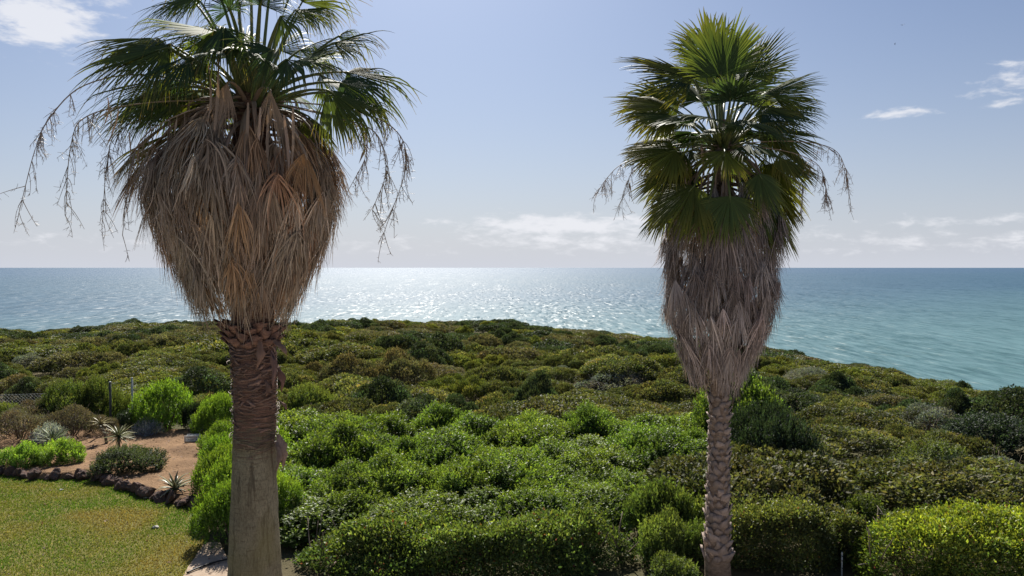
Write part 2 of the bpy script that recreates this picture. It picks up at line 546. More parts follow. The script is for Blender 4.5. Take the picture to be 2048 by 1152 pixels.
def sheet(name, poly, z, mat, sub=0.35, amp=0.0, skirt=None):
    """flat polygon (world x, y) as a fine grid clipped to the outline"""
    P = np.asarray(poly, float)[:, :2]
    import bmesh
    bm = bmesh.new()
    bm.faces.new([bm.verts.new((x, y, z)) for x, y in P])
    bmesh.ops.triangulate(bm, faces=bm.faces[:])
    for _ in range(6):
        es = [e for e in bm.edges if e.calc_length() > sub * 2]
        if not es:
            break
        bmesh.ops.subdivide_edges(bm, edges=es, cuts=1)
        bmesh.ops.triangulate(bm, faces=bm.faces[:])
    if amp:
        for v in bm.verts:
            if not v.is_boundary:
                v.co.z += amp * float(vnoise(v.co.x, v.co.y, 0.8, 5)) + amp * .5 * float(vnoise(v.co.x, v.co.y, 0.3, 6))
    if skirt is not None:                       # earth slopes down to the lawn at the edge
        for v in bm.verts:
            if v.is_boundary:
                v.co.z = skirt
    bmesh.ops.recalc_face_normals(bm, faces=bm.faces[:])
    if bm.faces[:] and sum(f.normal.z for f in bm.faces) < 0:
        bmesh.ops.reverse_faces(bm, faces=bm.faces[:])
    me = bpy.data.meshes.new(name)
    bm.to_mesh(me)
    bm.free()
    me.materials.append(mat)
    for p in me.polygons:
        p.use_smooth = True
    o = bpy.data.objects.new(name, me)
    col.objects.link(o)
    return tag(o, kind='structure')


def sea():
    xs = np.array([-60000, -6000, -1200, -200, 200, 1200, 6000, 60000.])
    ys = np.array([40, 150, 400, 1500, 6000, 20000, 70000.])
    X, Y = np.meshgrid(xs, ys)
    V = np.stack([X, Y, np.full_like(X, SEA_Z)], -1).reshape(-1, 3)
    n = len(xs)
    i = np.arange(len(ys) - 1)[:, None] * n
    j = np.arange(n - 1)[None]
    q = np.stack([i + j, i + j + 1, i + n + j + 1, i + n + j], -1).reshape(-1, 4)
    mb = MB()
    mb.add(V, np.concatenate([q[:, [0, 1, 2]], q[:, [0, 2, 3]]]))
    tag(mb.obj('sea', MAT['sea']), kind='structure')


sea()

# lawn, garden bed, path
ROCK_PX = [(-160, 940), (-60, 946), (0, 952), (60, 960), (110, 962), (160, 958), (200, 966), (240, 980), (290, 996), (340, 1010), (385, 1018), (412, 1014)]
rock_line = np.array([on_plane(x, y, 0.0) for x, y in ROCK_PX])
lawn_poly = [tuple(p[:2]) for p in rock_line] + [tuple(on_plane(418, 1060)[:2]), tuple(on_plane(408, 1092)[:2]), tuple(on_plane(378, 1130)[:2]), tuple(on_plane(366, 1160)[:2]),
            (-4.7, 9.5), (-4.3, 5.0), (-16, 5.0), (-18, 12)]
lawn_poly = [(x, y + 0.12) if i < len(rock_line) else (x, y) for i, (x, y) in enumerate(lawn_poly)]
lawn = sheet('lawn', lawn_poly, 0.004, MAT['lawn'], 0.4)
path_poly = [tuple(on_plane(x, y)[:2]) for x, y in [(408, 1085), (440, 1085), (470, 1152), (520, 1260), (430, 1260), (356, 1180), (372, 1140), (388, 1118)]]
sheet('path', path_poly, 0.010, MAT['path'], 0.3, 0.01)
MAT['bounce_ground'] = noise_mat('bounce_gravel', (0.40, 0.34, 0.28), (0.52, 0.45, 0.38), 12, 8, 0.95, 0.5, 60, 0.1, dist=0.02)
sheet('bounce_ground', [(-4.2, -9), (16, -9), (16, 11.0), (5.6, 11.2), (4.6, 11.6), (1.0, 11.6), (-2.4, 11.2), (-4.2, 9.3)], 0.0, MAT['bounce_ground'], 0.8, 0.006)  # pale ground added, mostly out of view, to bounce sunlight onto the palms
bed_poly = [(p[0], p[1] + 0.05) for p in rock_line] + [tuple(on_plane(470, 990)[:2]), tuple(on_plane(455, 868)[:2]), tuple(on_plane(300, 862)[:2]), tuple(on_plane(100, 862)[:2]), tuple(on_plane(-200, 862)[:2])]
bed = sheet('garden_bed', bed_poly, 0.13, MAT['sand'], 0.16, 0.05, skirt=-.01)
clear_poly = [tuple(at(x, 600, d)[:2]) for x, d in [(-60, 29.5), (110, 29.5), (120, 32), (90, 34.5), (-70, 34.5)]]


def clearing():
    P = np.array(clear_poly)
    c = P.mean(0)
    mb = MB()
    a = np.linspace(0, 2 * math.pi, 28, endpoint=False)
    rr = 1 + 0.18 * np.sin(3 * a + 1) + 0.1 * np.sin(5 * a)
    rings = [np.array([[c[0], c[1]]])]
    V = [np.array([[c[0], c[1], float(ground(c[0], c[1])) + 0.05]])]
    f = []
    for k, s in enumerate((0.35, 0.7, 1.0)):
        x, y = c[0] + 2.4 * s * rr * np.cos(a), c[1] + 2.6 * s * rr * np.sin(a)
        V.append(np.stack([x, y, ground(x, y) + 0.05 - (0.06 if k == 2 else 0)], -1))
    for j in range(28):
        j2 = (j + 1) % 28
        f.append((0, 1 + j, 1 + j2))
        for k in range(2):
            b0, b1 = 1 + 28 * k, 1 + 28 * (k + 1)
            f += [(b0 + j, b1 + j, b1 + j2), (b0 + j, b1 + j2, b0 + j2)]
    mb.add(np.concatenate(V), f)
    tag(mb.obj('sand_clearing', MAT['clearing'], smooth=True), kind='structure')


clearing()


def in_poly(x, y, poly):
    P = np.asarray(poly)
    x, y = np.asarray(x), np.asarray(y)
    r = np.zeros(x.shape, bool)
    j = len(P) - 1
    for i in range(len(P)):
        c = ((P[i, 1] > y) != (P[j, 1] > y)) & (x < (P[j, 0] - P[i, 0]) * (y - P[i, 1]) / (P[j, 1] - P[i, 1] + 1e-12) + P[i, 0])
        r ^= c
        j = i
    return r


def grass():
    n = 230000
    x = rng.uniform(-14, -4.3, n)
    y = 9 + rng.uniform(0, 1, n) ** 0.9 * 12.0
    k = in_poly(x, y, lawn_poly) & (x / y > -0.74)
    x, y = x[k], y[k]
    n = len(x)
    a = rng.uniform(0, 2 * math.pi, n)
    h = rng.uniform(0.015, 0.045, n)
    w = rng.uniform(0.006, 0.012, n)
    ln = rng.normal(0, 0.016, (n, 2))
    b = np.stack([x, y, np.full(n, 0.003)], -1)
    sx = np.stack([np.cos(a) * w, np.sin(a) * w, np.zeros(n)], -1)
    tip = b + np.stack([ln[:, 0], ln[:, 1], h], -1)
    V = np.stack([b - sx, b + sx, tip], 1).reshape(-1, 3)
    f = np.arange(3 * n).reshape(-1, 3)
    # greener patches near the bed, strawy elsewhere
    gx = vnoise(x, y, 2.0, 11) * 0.75 + vnoise(x, y, 0.7, 12) * 0.5
    g = np.clip(0.46 + 0.95 * gx + 0.34 * np.clip((y - 14.5) / 3, -.6, 1), 0, 1)
    g = np.clip(g + rng.normal(0, .18, n), 0, 1)[:, None]
    c = (1 - g) * np.array((0.255, 0.185, 0.075)) + g * np.array((0.085, 0.165, 0.022))
    dry = (rng.uniform(0, 1, n) < 0.06)[:, None]
    c = np.where(dry, np.array((0.36, 0.30, 0.15)), c) * rng.uniform(.7, 1.25, (n, 1))
    mb = MB()
    mb.add(V, f, np.repeat(c, 3, 0))
    tag(mb.obj('grass', MAT['grass']), 'short mown grass of the lawn, part green and part straw coloured', 'grass', kind='stuff')


grass()


# ------------------------------------------------------------------ leaves and shrubs
def leaves(mb, P, D, Nn, size, aspect, colr, fold=0.25):
    """diamond leaves folded on the midrib: P base, D direction, Nn normal, size per leaf, colour per leaf"""
    n = len(P)
    size = np.broadcast_to(np.asarray(size, float), (n,))[:, None]
    D = nrm(D)
    S = nrm(np.cross(D, Nn))
    U = np.cross(S, D)
    mid = P + D * size * 0.45
    w = size * aspect * 0.5
    l = mid + S * w + U * w * fold
    r = mid - S * w + U * w * fold
    t = P + D * size - U * size * 0.08
    V = np.stack([P, l, t, r], 1).reshape(-1, 3)
    i = np.arange(n)[:, None] * 4
    f = np.concatenate([i + np.array([[0, 2, 1]]), i + np.array([[0, 3, 2]])])
    mb.add(V, f, np.repeat(colr, 4, 0))


def jitter_col(base, n, r, var=0.3, hue=0.12):
    c = np.tile(np.asarray(base, float) * (1.17, 1.12, 1.7), (n, 1))
    c *= np.exp(r.normal(0, var, (n, 1)))
    c[:, 0] *= np.exp(r.normal(0, hue * .7, n))
    c[:, 2] *= np.exp(r.normal(0, hue, n))
    return c


def lobe_points(lobes, n, r, zmin=-0.35):
    """points on the outside of a cluster of ellipsoids"""
    L = np.asarray(lobes, float)               # cx cy cz rx ry rz
    area = (L[:, 3] * L[:, 4] + L[:, 3] * L[:, 5] + L[:, 4] * L[:, 5])
    k = r.choice(len(L), size=int(n * 2.6), p=area / area.sum())
    d = nrm(r.normal(0, 1, (len(k), 3)))
    d[:, 2] = np.where(d[:, 2] < zmin, -d[:, 2], d[:, 2])
    P = L[k, :3] + d * L[k, 3:]
    Nn = nrm(d / L[k, 3:])
    ok = np.ones(len(k), bool)
    for m in range(len(L)):
        q = (P - L[m, :3]) / L[m, 3:]
        ok &= (k == m) | ((q ** 2).sum(1) > 0.8)
    ok &= P[:, 2] > 0.02
    P, Nn = P[ok][:n], Nn[ok][:n]
    return P, Nn, k[ok][:n]


def dome_lobes(r, n=11, w=0.62, h=0.6, size=0.36, tall=1.0, fall=.62):
    L = [(0, 0, h * 0.5, w * 0.9, w * 0.9, h * 0.6)]
    for i in range(n):
        a = i * 2.4 + r.uniform(-.4, .4)
        q = math.sqrt((i + 0.5) / n)
        rad = w * q
        s = size * r.uniform(.7, 1.2)
        L.append((rad * math.cos(a), rad * math.sin(a), h * (0.95 - fall * q * q) * r.uniform(.75, 1.15), s * r.uniform(.85, 1.2), s * r.uniform(.85, 1.2), s * r.uniform(.75, 1.05) * tall))
    return L


def stems(mb, lobes, r, rad=0.03, n=7):
    L = np.asarray(lobes)
    for i in range(min(n, len(L))):
        e = L[i, :3]
        p1 = np.array((e[0] * .35, e[1] * .35, e[2] * .45)) + r.normal(0, .05, 3)
        v, f = tube(bez((r.normal(0, .03), r.normal(0, .03), -0.05), p1, e, 6), np.linspace(rad, rad * .3, 6), 5)
        mb.add(v, f)


def bush_mesh(name, seed, base, n, leaf, aspect=0.5, mode='leaf', nl=11, w=0.62, h=0.6, size=0.36, tipcol=None, var=0.3, mat='foliage', bare=0, tall=1.0, fall=.62):
    r = np.random.default_rng(seed)
    lobes = dome_lobes(r, nl, w, h, size, tall, fall)
    mb = MB()
    if mode == 'leaf':
        P, Nn, lk = lobe_points(lobes, n, r)
        m = len(P)
        ltone = np.exp(r.normal(0, .2, len(lobes)))[lk][:, None] * np.stack([np.exp(r.normal(0, .06, len(lobes))), np.ones(len(lobes)), np.ones(len(lobes))], -1)[lk]
        depth = np.abs(r.normal(0, .05, (m, 1)))
        P = P - Nn * depth + r.normal(0, .012, (m, 3))
        D = nrm(Nn * 0.6 + r.normal(0, .6, (m, 3)) + ZUP * 0.35)
        up = nrm(Nn + r.normal(0, .7, (m, 3)))
        c = jitter_col(base, m, r, var)
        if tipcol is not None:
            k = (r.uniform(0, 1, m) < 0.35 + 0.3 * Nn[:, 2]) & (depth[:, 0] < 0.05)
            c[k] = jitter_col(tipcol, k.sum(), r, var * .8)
        c = c * ltone
        leaves(mb, P, D, up, leaf * r.uniform(.6, 1.3, m), aspect, c)
    else:                                       # leafy upright shoots
        per = 13
        P0, Nn, lk = lobe_points(lobes, n // per, r)
        m = len(P0)
        sd_ = nrm(Nn * .55 + ZUP * .75 + r.normal(0, .28, (m, 3)))
        ln = leaf * r.uniform(2.4, 6.5, m)
        P0 = P0 - sd_ * ln[:, None] * .6
        t = (np.arange(per) + .5) / per
        ang = np.arange(per) * 2.4
        a1 = nrm(np.cross(sd_, r.normal(0, 1, (m, 3))))
        a2 = np.cross(sd_, a1)
        rad = np.cos(ang)[None, :, None] * a1[:, None] + np.sin(ang)[None, :, None] * a2[:, None]
        P = P0[:, None] + sd_[:, None] * (ln[:, None] * t)[..., None]
        D = rad * (1.05 - .55 * t)[None, :, None] + sd_[:, None] * (.45 + .6 * t)[None, :, None]
        P, D = P.reshape(-1, 3), D.reshape(-1, 3)
        D = D + r.normal(0, .25, D.shape)
        up = np.repeat(sd_, per, 0) + r.normal(0, .35, P.shape)
        sh = np.repeat(np.exp(r.normal(0, .22, m)) * np.exp(r.normal(0, .15, len(lobes)))[lk], per)[:, None]
        c = jitter_col(base, len(P), r, var * .6) * sh
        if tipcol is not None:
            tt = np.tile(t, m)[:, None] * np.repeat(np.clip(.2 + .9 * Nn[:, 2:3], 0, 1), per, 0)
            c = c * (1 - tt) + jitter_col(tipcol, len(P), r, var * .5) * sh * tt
        leaves(mb, P, D, up, leaf * r.uniform(.7, 1.2, len(P)) * np.tile(1.1 - .35 * t, m), aspect, c)
    me = mb.mesh(name, MAT[mat])
    sb = MB()
    stems(sb, lobes, r)
    for _ in range(bare):                       # leafless twigs standing out of the crown
        k = r.integers(1, len(lobes))
        e = np.array(lobes[k][:3])
        tip = e + nrm(np.array((e[0], e[1], .5)) + r.normal(0, .3, 3)) * lobes[k][3] * r.uniform(1.0, 1.5)
        v, f = tube(bez(e * .5, e, tip, 5), np.linspace(.008, .003, 5), 4)
        sb.add(v, f)
    return me, sb.mesh(name + '_stems', MAT['twig'])


def place_bush(name, meshes, loc, sc, rz, label, cat='bush', group=None, parts=True):
    fm, sm = meshes
    o = empty(name, loc, label, cat, group, rz, sc)
    f = bpy.data.objects.new('foliage', fm)
    col.objects.link(f)
    f.parent = o
    if parts:
        s = bpy.data.objects.new('stem', sm)
        col.objects.link(s)
        s.parent = o
    return o


KIND = {}


def kind(k, seeds, **kw):
    KIND[k] = [bush_mesh(k, s, **kw) for s in seeds]


OLIVE, DARK, BROOM, HEATH, SAGE = (0.068, 0.082, 0.022), (0.044, 0.062, 0.024), (0.086, 0.104, 0.024), (0.078, 0.080, 0.032), (0.115, 0.125, 0.085)
# small-leaved versions for the nearer scrub, coarser ones for the far scrub
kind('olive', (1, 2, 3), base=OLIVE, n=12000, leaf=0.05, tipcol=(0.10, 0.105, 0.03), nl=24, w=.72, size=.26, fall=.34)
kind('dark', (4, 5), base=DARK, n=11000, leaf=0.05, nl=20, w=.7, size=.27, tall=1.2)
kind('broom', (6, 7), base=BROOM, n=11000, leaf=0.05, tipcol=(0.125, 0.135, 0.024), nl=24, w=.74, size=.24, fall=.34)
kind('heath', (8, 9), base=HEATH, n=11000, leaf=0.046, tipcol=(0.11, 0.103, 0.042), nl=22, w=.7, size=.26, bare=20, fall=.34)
kind('sage', (10,), base=SAGE, n=7000, leaf=0.045, aspect=.4, nl=18, w=.7, size=.28, bare=60)
kind('olive_far', (11, 12, 17), base=OLIVE, n=6500, leaf=0.07, tipcol=(0.10, 0.105, 0.03), nl=26, w=.78, size=.24, fall=.34)
kind('dark_far', (13, 14), base=DARK, n=5500, leaf=0.07, nl=18, w=.72, size=.28, tall=1.2, fall=.34)
kind('broom_far', (15, 18), base=BROOM, n=6500, leaf=0.07, tipcol=(0.12, 0.128, 0.024), nl=26, w=.8, size=.23, fall=.34)
kind('heath_far', (16,), base=HEATH, n=6000, leaf=0.066, tipcol=(0.105, 0.1, 0.042), nl=22, w=.74, size=.25, fall=.34)
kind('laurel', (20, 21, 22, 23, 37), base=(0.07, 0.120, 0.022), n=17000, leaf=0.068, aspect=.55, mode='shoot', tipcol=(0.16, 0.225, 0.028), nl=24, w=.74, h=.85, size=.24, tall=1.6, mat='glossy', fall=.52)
kind('pitto', (24, 25, 26), base=(0.085, 0.165, 0.018), n=11000, leaf=0.075, aspect=.42, mode='shoot', tipcol=(0.165, 0.26, 0.022), nl=12, w=.62, h=.8, size=.38, mat='glossy')
kind('green', (27, 28), base=(0.06, 0.10, 0.02), n=12000, leaf=0.06, aspect=.5, mode='shoot', tipcol=(0.11, 0.135, 0.025), nl=14, h=.75, size=.33)
kind('leafy', (38, 39), base=(0.06, 0.10, 0.02), n=6500, leaf=0.105, aspect=.5, mode='shoot', tipcol=(0.11, 0.145, 0.025), nl=18, w=.72, h=.75, size=.27, tall=1.3)
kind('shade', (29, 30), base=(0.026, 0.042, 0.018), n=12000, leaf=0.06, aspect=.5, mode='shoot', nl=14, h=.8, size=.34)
kind('twiggy', (31, 32), base=(0.11, 0.095, 0.05), n=7000, leaf=0.045, aspect=.4, nl=14, h=.7, size=.32, bare=90)
kind('lime', (33, 34), base=(0.13, 0.21, 0.03), n=9000, leaf=0.07, aspect=.6, mode='shoot', tipcol=(0.20, 0.30, 0.03), nl=13, w=.66, h=.5, size=.3)
kind('mound', (35,), base=(0.05, 0.068, 0.024), n=13000, leaf=0.06, aspect=.5, mode='shoot', tipcol=(0.08, 0.105, 0.035), nl=16, w=.72, h=.5, size=.28)
kind('silver', (36,), base=(0.22, 0.25, 0.20), n=4000, leaf=0.12, aspect=.32, mode='shoot', nl=9, h=.6, size=.33)

FARK = {'olive': 'olive_far', 'dark': 'dark_far', 'broom': 'broom_far', 'heath': 'heath_far', 'sage': 'sage'}
LAB = {'olive': ('scrub_bush', 'low rounded olive green bush in the middle of the dune scrub', 'olive green bushes of the scrub'),
       'dark': ('juniper_bush', 'dark green juniper like bush among the paler dune scrub', 'dark bushes of the scrub'),
       'broom': ('broom_bush', 'low yellow green bush spreading among the olive dune scrub', 'yellow green bushes of the scrub'),
       'heath': ('heath_bush', 'brownish twiggy bush among the green dune scrub', 'brownish bushes of the scrub'),
       'sage': ('sage_bush', 'pale grey green twiggy bush among the dune scrub', 'grey bushes of the scrub')}
placed = []


def at_d(px, d):
    """ground point at depth d in the direction of photo column px"""
    x = (px - 1024) / F * d
    return np.array((x, d, float(ground(x, d))))


def special(k, px, d, wpx, hpx, label, name='bush', cat='bush', zoff=0.0, gr=None):
    p = at_d(px, d)
    w = wpx / F * d
    h = hpx / F * d
    ms = random.choice(KIND[k])
    s = w / 1.9
    o = place_bush(name, ms, (p[0], p[1], p[2] + zoff - .03), (s, s, h / 1.05), random.uniform(0, 6.28), label, cat, gr)
    placed.append((p[0], p[1], w * .42))
    return o


# --- shrubs the photograph lets one tell apart
special('heath', 705, 35, 150, 118, 'tall domed brownish olive bush, one of a pair, behind the bright green shrubs')
special('heath', 800, 36, 150, 118, 'tall domed olive brown bush with a pale crown beside its twin in the scrub')
special('olive', 990, 36, 130, 80, 'pale olive rounded bush right of the two tall brownish domes')
special('olive', 1010, 33, 130, 78, 'olive rounded bush in front of the pale olive one in the scrub')
special('dark', 850, 43, 120, 70, 'dark green spiky bush behind the pair of brownish domes', 'juniper_bush')
special('dark', 1260, 48, 80, 58, 'solitary dark bush standing out of the scrub left of the slender palm', 'juniper_bush')
special('olive', 1180, 31, 210, 85, 'wide flat topped olive bush behind the bright shrubs, left of the slender palm')
special('sage', 1615, 38, 130, 60, 'grey leafless looking bush in the scrub right of the slender palm', 'sage_bush')
special('broom', 1745, 42, 130, 52, 'orange tinged yellow green bush on the slope below the sea', 'broom_bush')
special('dark', 1925, 44, 62, 50, 'small feathery dark bush standing up against the sea on the slope', 'juniper_bush')
special('green', 620, 27, 130, 105, 'mid green leafy bush just right of the thick palm trunk')
special('sage', 625, 24.5, 110, 60, 'small silver grey bush beside the thick palm trunk', 'sage_bush')
special('dark', 395, 33, 170, 85, 'dark shaded bush left of the thick palm trunk above the bright bushes', 'juniper_bush')
special('dark', 986, 89, 26, 17, 'tiny dark bush on the crest of the scrub against the sea', 'juniper_bush')
special('dark', 265, 78, 60, 26, 'dark bush with bare top on the crest left of the thick palm', 'juniper_bush')
special('dark', 705, 86, 50, 20, 'low dark bush on the crest right of the thick palm', 'juniper_bush')
special('olive', 1695, 24, 230, 72, 'large pale olive bush halfway up the slope right of the slender palm')
special('olive', 1500, 28, 150, 80, 'olive bush just right of the slender palm trunk')
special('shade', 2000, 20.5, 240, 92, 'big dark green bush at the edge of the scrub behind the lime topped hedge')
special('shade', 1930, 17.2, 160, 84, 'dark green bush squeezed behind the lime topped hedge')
special('olive', 1790, 17.5, 260, 88, 'loose mid green bush behind the gap between the clipped hedges')
special('green', 1880, 18.5, 210, 84, 'mid green twiggy bush behind the long clipped hedge')
special('olive', 1680, 20.5, 270, 96, 'yellowing leafy bush right of the dark hollow')
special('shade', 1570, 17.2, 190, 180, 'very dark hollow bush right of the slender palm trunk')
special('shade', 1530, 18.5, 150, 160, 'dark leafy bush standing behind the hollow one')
special('laurel', 1480, 21, 190, 150, 'yellow tipped leafy shrub behind the slender palm trunk', 'laurel_shrub', 'shrub')
special('leafy', 1310, 14.9, 130, 110, 'loose dark leaved bush with a few red leaves beside the slender palm trunk')
special('leafy', 1400, 15.2, 110, 95, 'loose leafy bush behind the foot of the slender palm')
special('leafy', 1330, 13.5, 120, 100, 'low leafy bush at the end of the long uneven hedge')
special('leafy', 1395, 13.6, 100, 78, 'low leafy bush left of the foot of the slender palm')
special('leafy', 1365, 14.6, 120, 105, 'leafy bush between the long hedge and the slender palm')
special('leafy', 1350, 12.6, 110, 60, 'low spreading bush in front of the slender palm side of the hedge')
special('leafy', 1720, 14.9, 130, 80, 'thin leafy bush over the bare branches in the hedge gap')

# --- bright green laurel-like thicket between the two palms
cnt = 0
for (d, x0, x1, st, hp) in [(15.3, 600, 1270, 118, 100), (16.6, 575, 1300, 112, 120), (18.2, 560, 1400, 108, 112), (20.0, 560, 1450, 104, 98), (21.6, 580, 1455, 100, 86)]:
    x = x0
    while x <= x1:
        xx = x + random.uniform(-25, 25)
        hh = hp * random.uniform(.72, 1.18) * (1.0 if xx < 1120 or d > 19 else .86)
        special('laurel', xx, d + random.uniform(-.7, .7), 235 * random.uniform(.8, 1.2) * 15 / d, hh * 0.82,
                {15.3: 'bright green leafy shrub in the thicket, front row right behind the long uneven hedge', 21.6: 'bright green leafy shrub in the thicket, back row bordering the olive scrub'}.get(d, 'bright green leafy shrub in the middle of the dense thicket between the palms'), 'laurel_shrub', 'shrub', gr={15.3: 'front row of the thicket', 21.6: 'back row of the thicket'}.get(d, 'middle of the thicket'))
        cnt += 1
        x += st

# --- bright glossy bushes along the lawn's right side, left of the thick trunk
for i, (x, d, w, h, lab) in enumerate([
        (432, 23.6, 92, 88, 'bright glossy round bush at the far end of the lawn side hedge'),
        (448, 21.2, 90, 70, 'bright glossy bush beside the bare earth, second from the far end of the row'),
        (445, 19.2, 100, 85, 'bright glossy bush beside the bare earth, third from the far end of the row'),
        (446, 17.4, 108, 100, 'bright glossy bush at the near corner of the bare earth'),
        (452, 15.9, 118, 118, 'bright glossy bush where the rock edging ends'),
        (462, 14.6, 135, 130, 'dark glossy bush beside the path, left of the thick trunk'),
        (520, 18.4, 140, 115, 'glossy bush hidden behind the thick palm trunk'),
        (530, 15.4, 150, 120, 'glossy bush behind the foot of the thick palm trunk')]):
    special('pitto', x, d, w * 1.08, h, lab, 'pittosporum_bush')
special('heath', 455, 22.4, 70, 62, 'brownish bush squeezed between the bright glossy ones')

# --- bed planting and background of the garden
special('pitto', 330, 24.5, 130, 98, 'glossy green bush standing behind the bare earth', 'pittosporum_bush')
special('heath', 415, 25.2, 80, 92, 'brown twiggy bush between the two glossy bushes')
special('shade', 392, 24.2, 62, 62, 'dark bush behind the small pale box')
special('shade', 258, 24.2, 70, 46, 'dark low bush behind the spiky yucca')
special('silver', 390, 23.9, 34, 46, 'small pale leaved plant above the pale box', 'leafy_plant', 'plant')
special('silver', 290, 23.4, 62, 44, 'low plant with pale blossoms beside the spiky yucca', 'leafy_plant', 'plant')
special('silver', 92, 22.4, 70, 50, 'pale leaved plant behind the low spiky yucca', 'leafy_plant', 'plant')
special('green', 130, 25.3, 125, 100, 'yellow green leafy bush left of the dark fence post', 'laurel_shrub', 'shrub')
special('green', 192, 25.6, 105, 106, 'taller yellow green leafy bush touching the dark fence post', 'laurel_shrub', 'shrub')
special('green', 252, 26.2, 80, 82, 'yellow green bush between the two fence posts', 'laurel_shrub', 'shrub')
special('green', 10, 25.6, 90, 66, 'small yellow green bush in front of the sandy clearing', 'laurel_shrub', 'shrub')
special('twiggy', 35, 22.9, 140, 74, 'dry brown twiggy bush behind the lime green mounds')
special('twiggy', 140, 23.3, 120, 80, 'dry brown twiggy bush behind the yuccas')
special('twiggy', 205, 23.7, 80, 50, 'small dry twiggy bush at the foot of the dark fence post')
special('twiggy', -50, 22.6, 120, 70, 'dry twiggy bush at the end of the garden bed')
special('twiggy', 60, 24.6, 110, 70, 'taller dry twiggy bush in front of the wire fence')
special('lime', 42, 19.8, 92, 62, 'lime green low mound behind the rocks', 'spurge_mound', 'plant', .1)
special('lime', 118, 20.1, 104, 62, 'larger lime green mound behind the rocks beside the bare path', 'spurge_mound', 'plant', .1)
special('lime', -45, 19.8, 84, 52, 'lime green mound at the far end of the rock edging', 'spurge_mound', 'plant', .1)
special('mound', 248, 19.4, 152, 66, 'dark green spreading mound with small pale flowers among the rocks', 'ground_shrub', 'shrub', .1)

# --- the scrub, bush after bush
garden_poly = [(-22, 0), (-22, 27), (-9.2, 27), (-6.2, 24.6), (-5.6, 22.7), (4.9, 22.7), (4.9, 14.9), (22, 14.9), (22, 0)]
n_scrub = {k: 0 for k in FARK}
cells = []
y = 16.0
while y < 96:
    st = 1.72 + 0.011 * y
    x = -0.78 * y - 2
    while x < 0.8 * y + 3:
        cells.append((x + random.uniform(-.45, .45) * st, y + random.uniform(-.45, .45) * st))
        x += st
    y += st * 0.92
clr = np.array(clear_poly).mean(0)
rs = random.Random(5)
cells.sort(key=lambda p: p[1])
for (x, y) in cells:
    if bool(in_poly(np.array(x), np.array(y), garden_poly)):
        continue
    xp = 1024 + F * x / y
    D = float(np.interp(xp, RIM_X, RIM_D))
    if y > D + 3.5:
        continue
    if any((x - a) ** 2 + (y - b) ** 2 < (c * 0.75) ** 2 for a, b, c in placed[:110] if abs(y - b) < 3):
        continue
    if abs(x - clr[0]) < 2.6 and -3.4 < y - clr[1] < 2.8:
        continue
    zone = float(vnoise(x, y, 7.0, 21)) + rs.uniform(-.55, .55)
    zone2 = float(vnoise(x, y, 5.0, 22)) + rs.uniform(-.5, .5)
    k = 'olive'
    if zone > .55:
        k = 'broom'
    elif zone < -.6:
        k = 'dark'
    elif zone2 > .62:
        k = 'heath'
    elif zone2 < -.78:
        k = 'sage'
    if k == 'sage' and y > 60:
        k = 'olive'
    if n_scrub[k] > 290:
        k = min(n_scrub, key=lambda q: n_scrub[q] if q != 'sage' else 999)
    n_scrub[k] += 1
    far = y > 44
    ms = rs.choice(KIND[FARK[k] if far else k])
    big = 1.0 + 0.35 * float(vnoise(x, y, 6.0, 23))
    rw = min(2.9, 1.35 * math.exp(rs.gauss(0, .34))) * big * (1.12 if y > 50 else 1.0)
    rh = rs.uniform(.95, 1.6) * (1.0 + .25 * float(vnoise(x, y, 8.0, 24)))
    if k == 'dark':
        rh *= 1.15
    if y < 27:
        rh *= .8
    if y > D - 5:
        rh = min(rh, rs.uniform(.65, .95))
        rw = min(rw, 1.6)
    nm, lb, gr = LAB[k]
    if y > D - 7:
        lb, gr = lb.split(' in the ')[0].split(' among ')[0].split(' spreading ')[0] + ' on the crest of the slope above the sea', gr + ' on the crest'
    elif y < 31:
        lb, gr = lb.split(' in the ')[0].split(' among ')[0].split(' spreading ')[0] + ' in the scrub bordering the garden', gr + ' next to the garden'
    if 1500 < xp and y > D - 16:
        rh *= .8
    z = float(ground(x, y))
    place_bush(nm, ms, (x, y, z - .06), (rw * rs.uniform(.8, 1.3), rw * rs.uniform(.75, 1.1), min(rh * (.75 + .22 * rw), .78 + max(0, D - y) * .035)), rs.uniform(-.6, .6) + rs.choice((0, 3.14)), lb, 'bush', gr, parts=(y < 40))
print('scrub', n_scrub, 'named', len(placed))


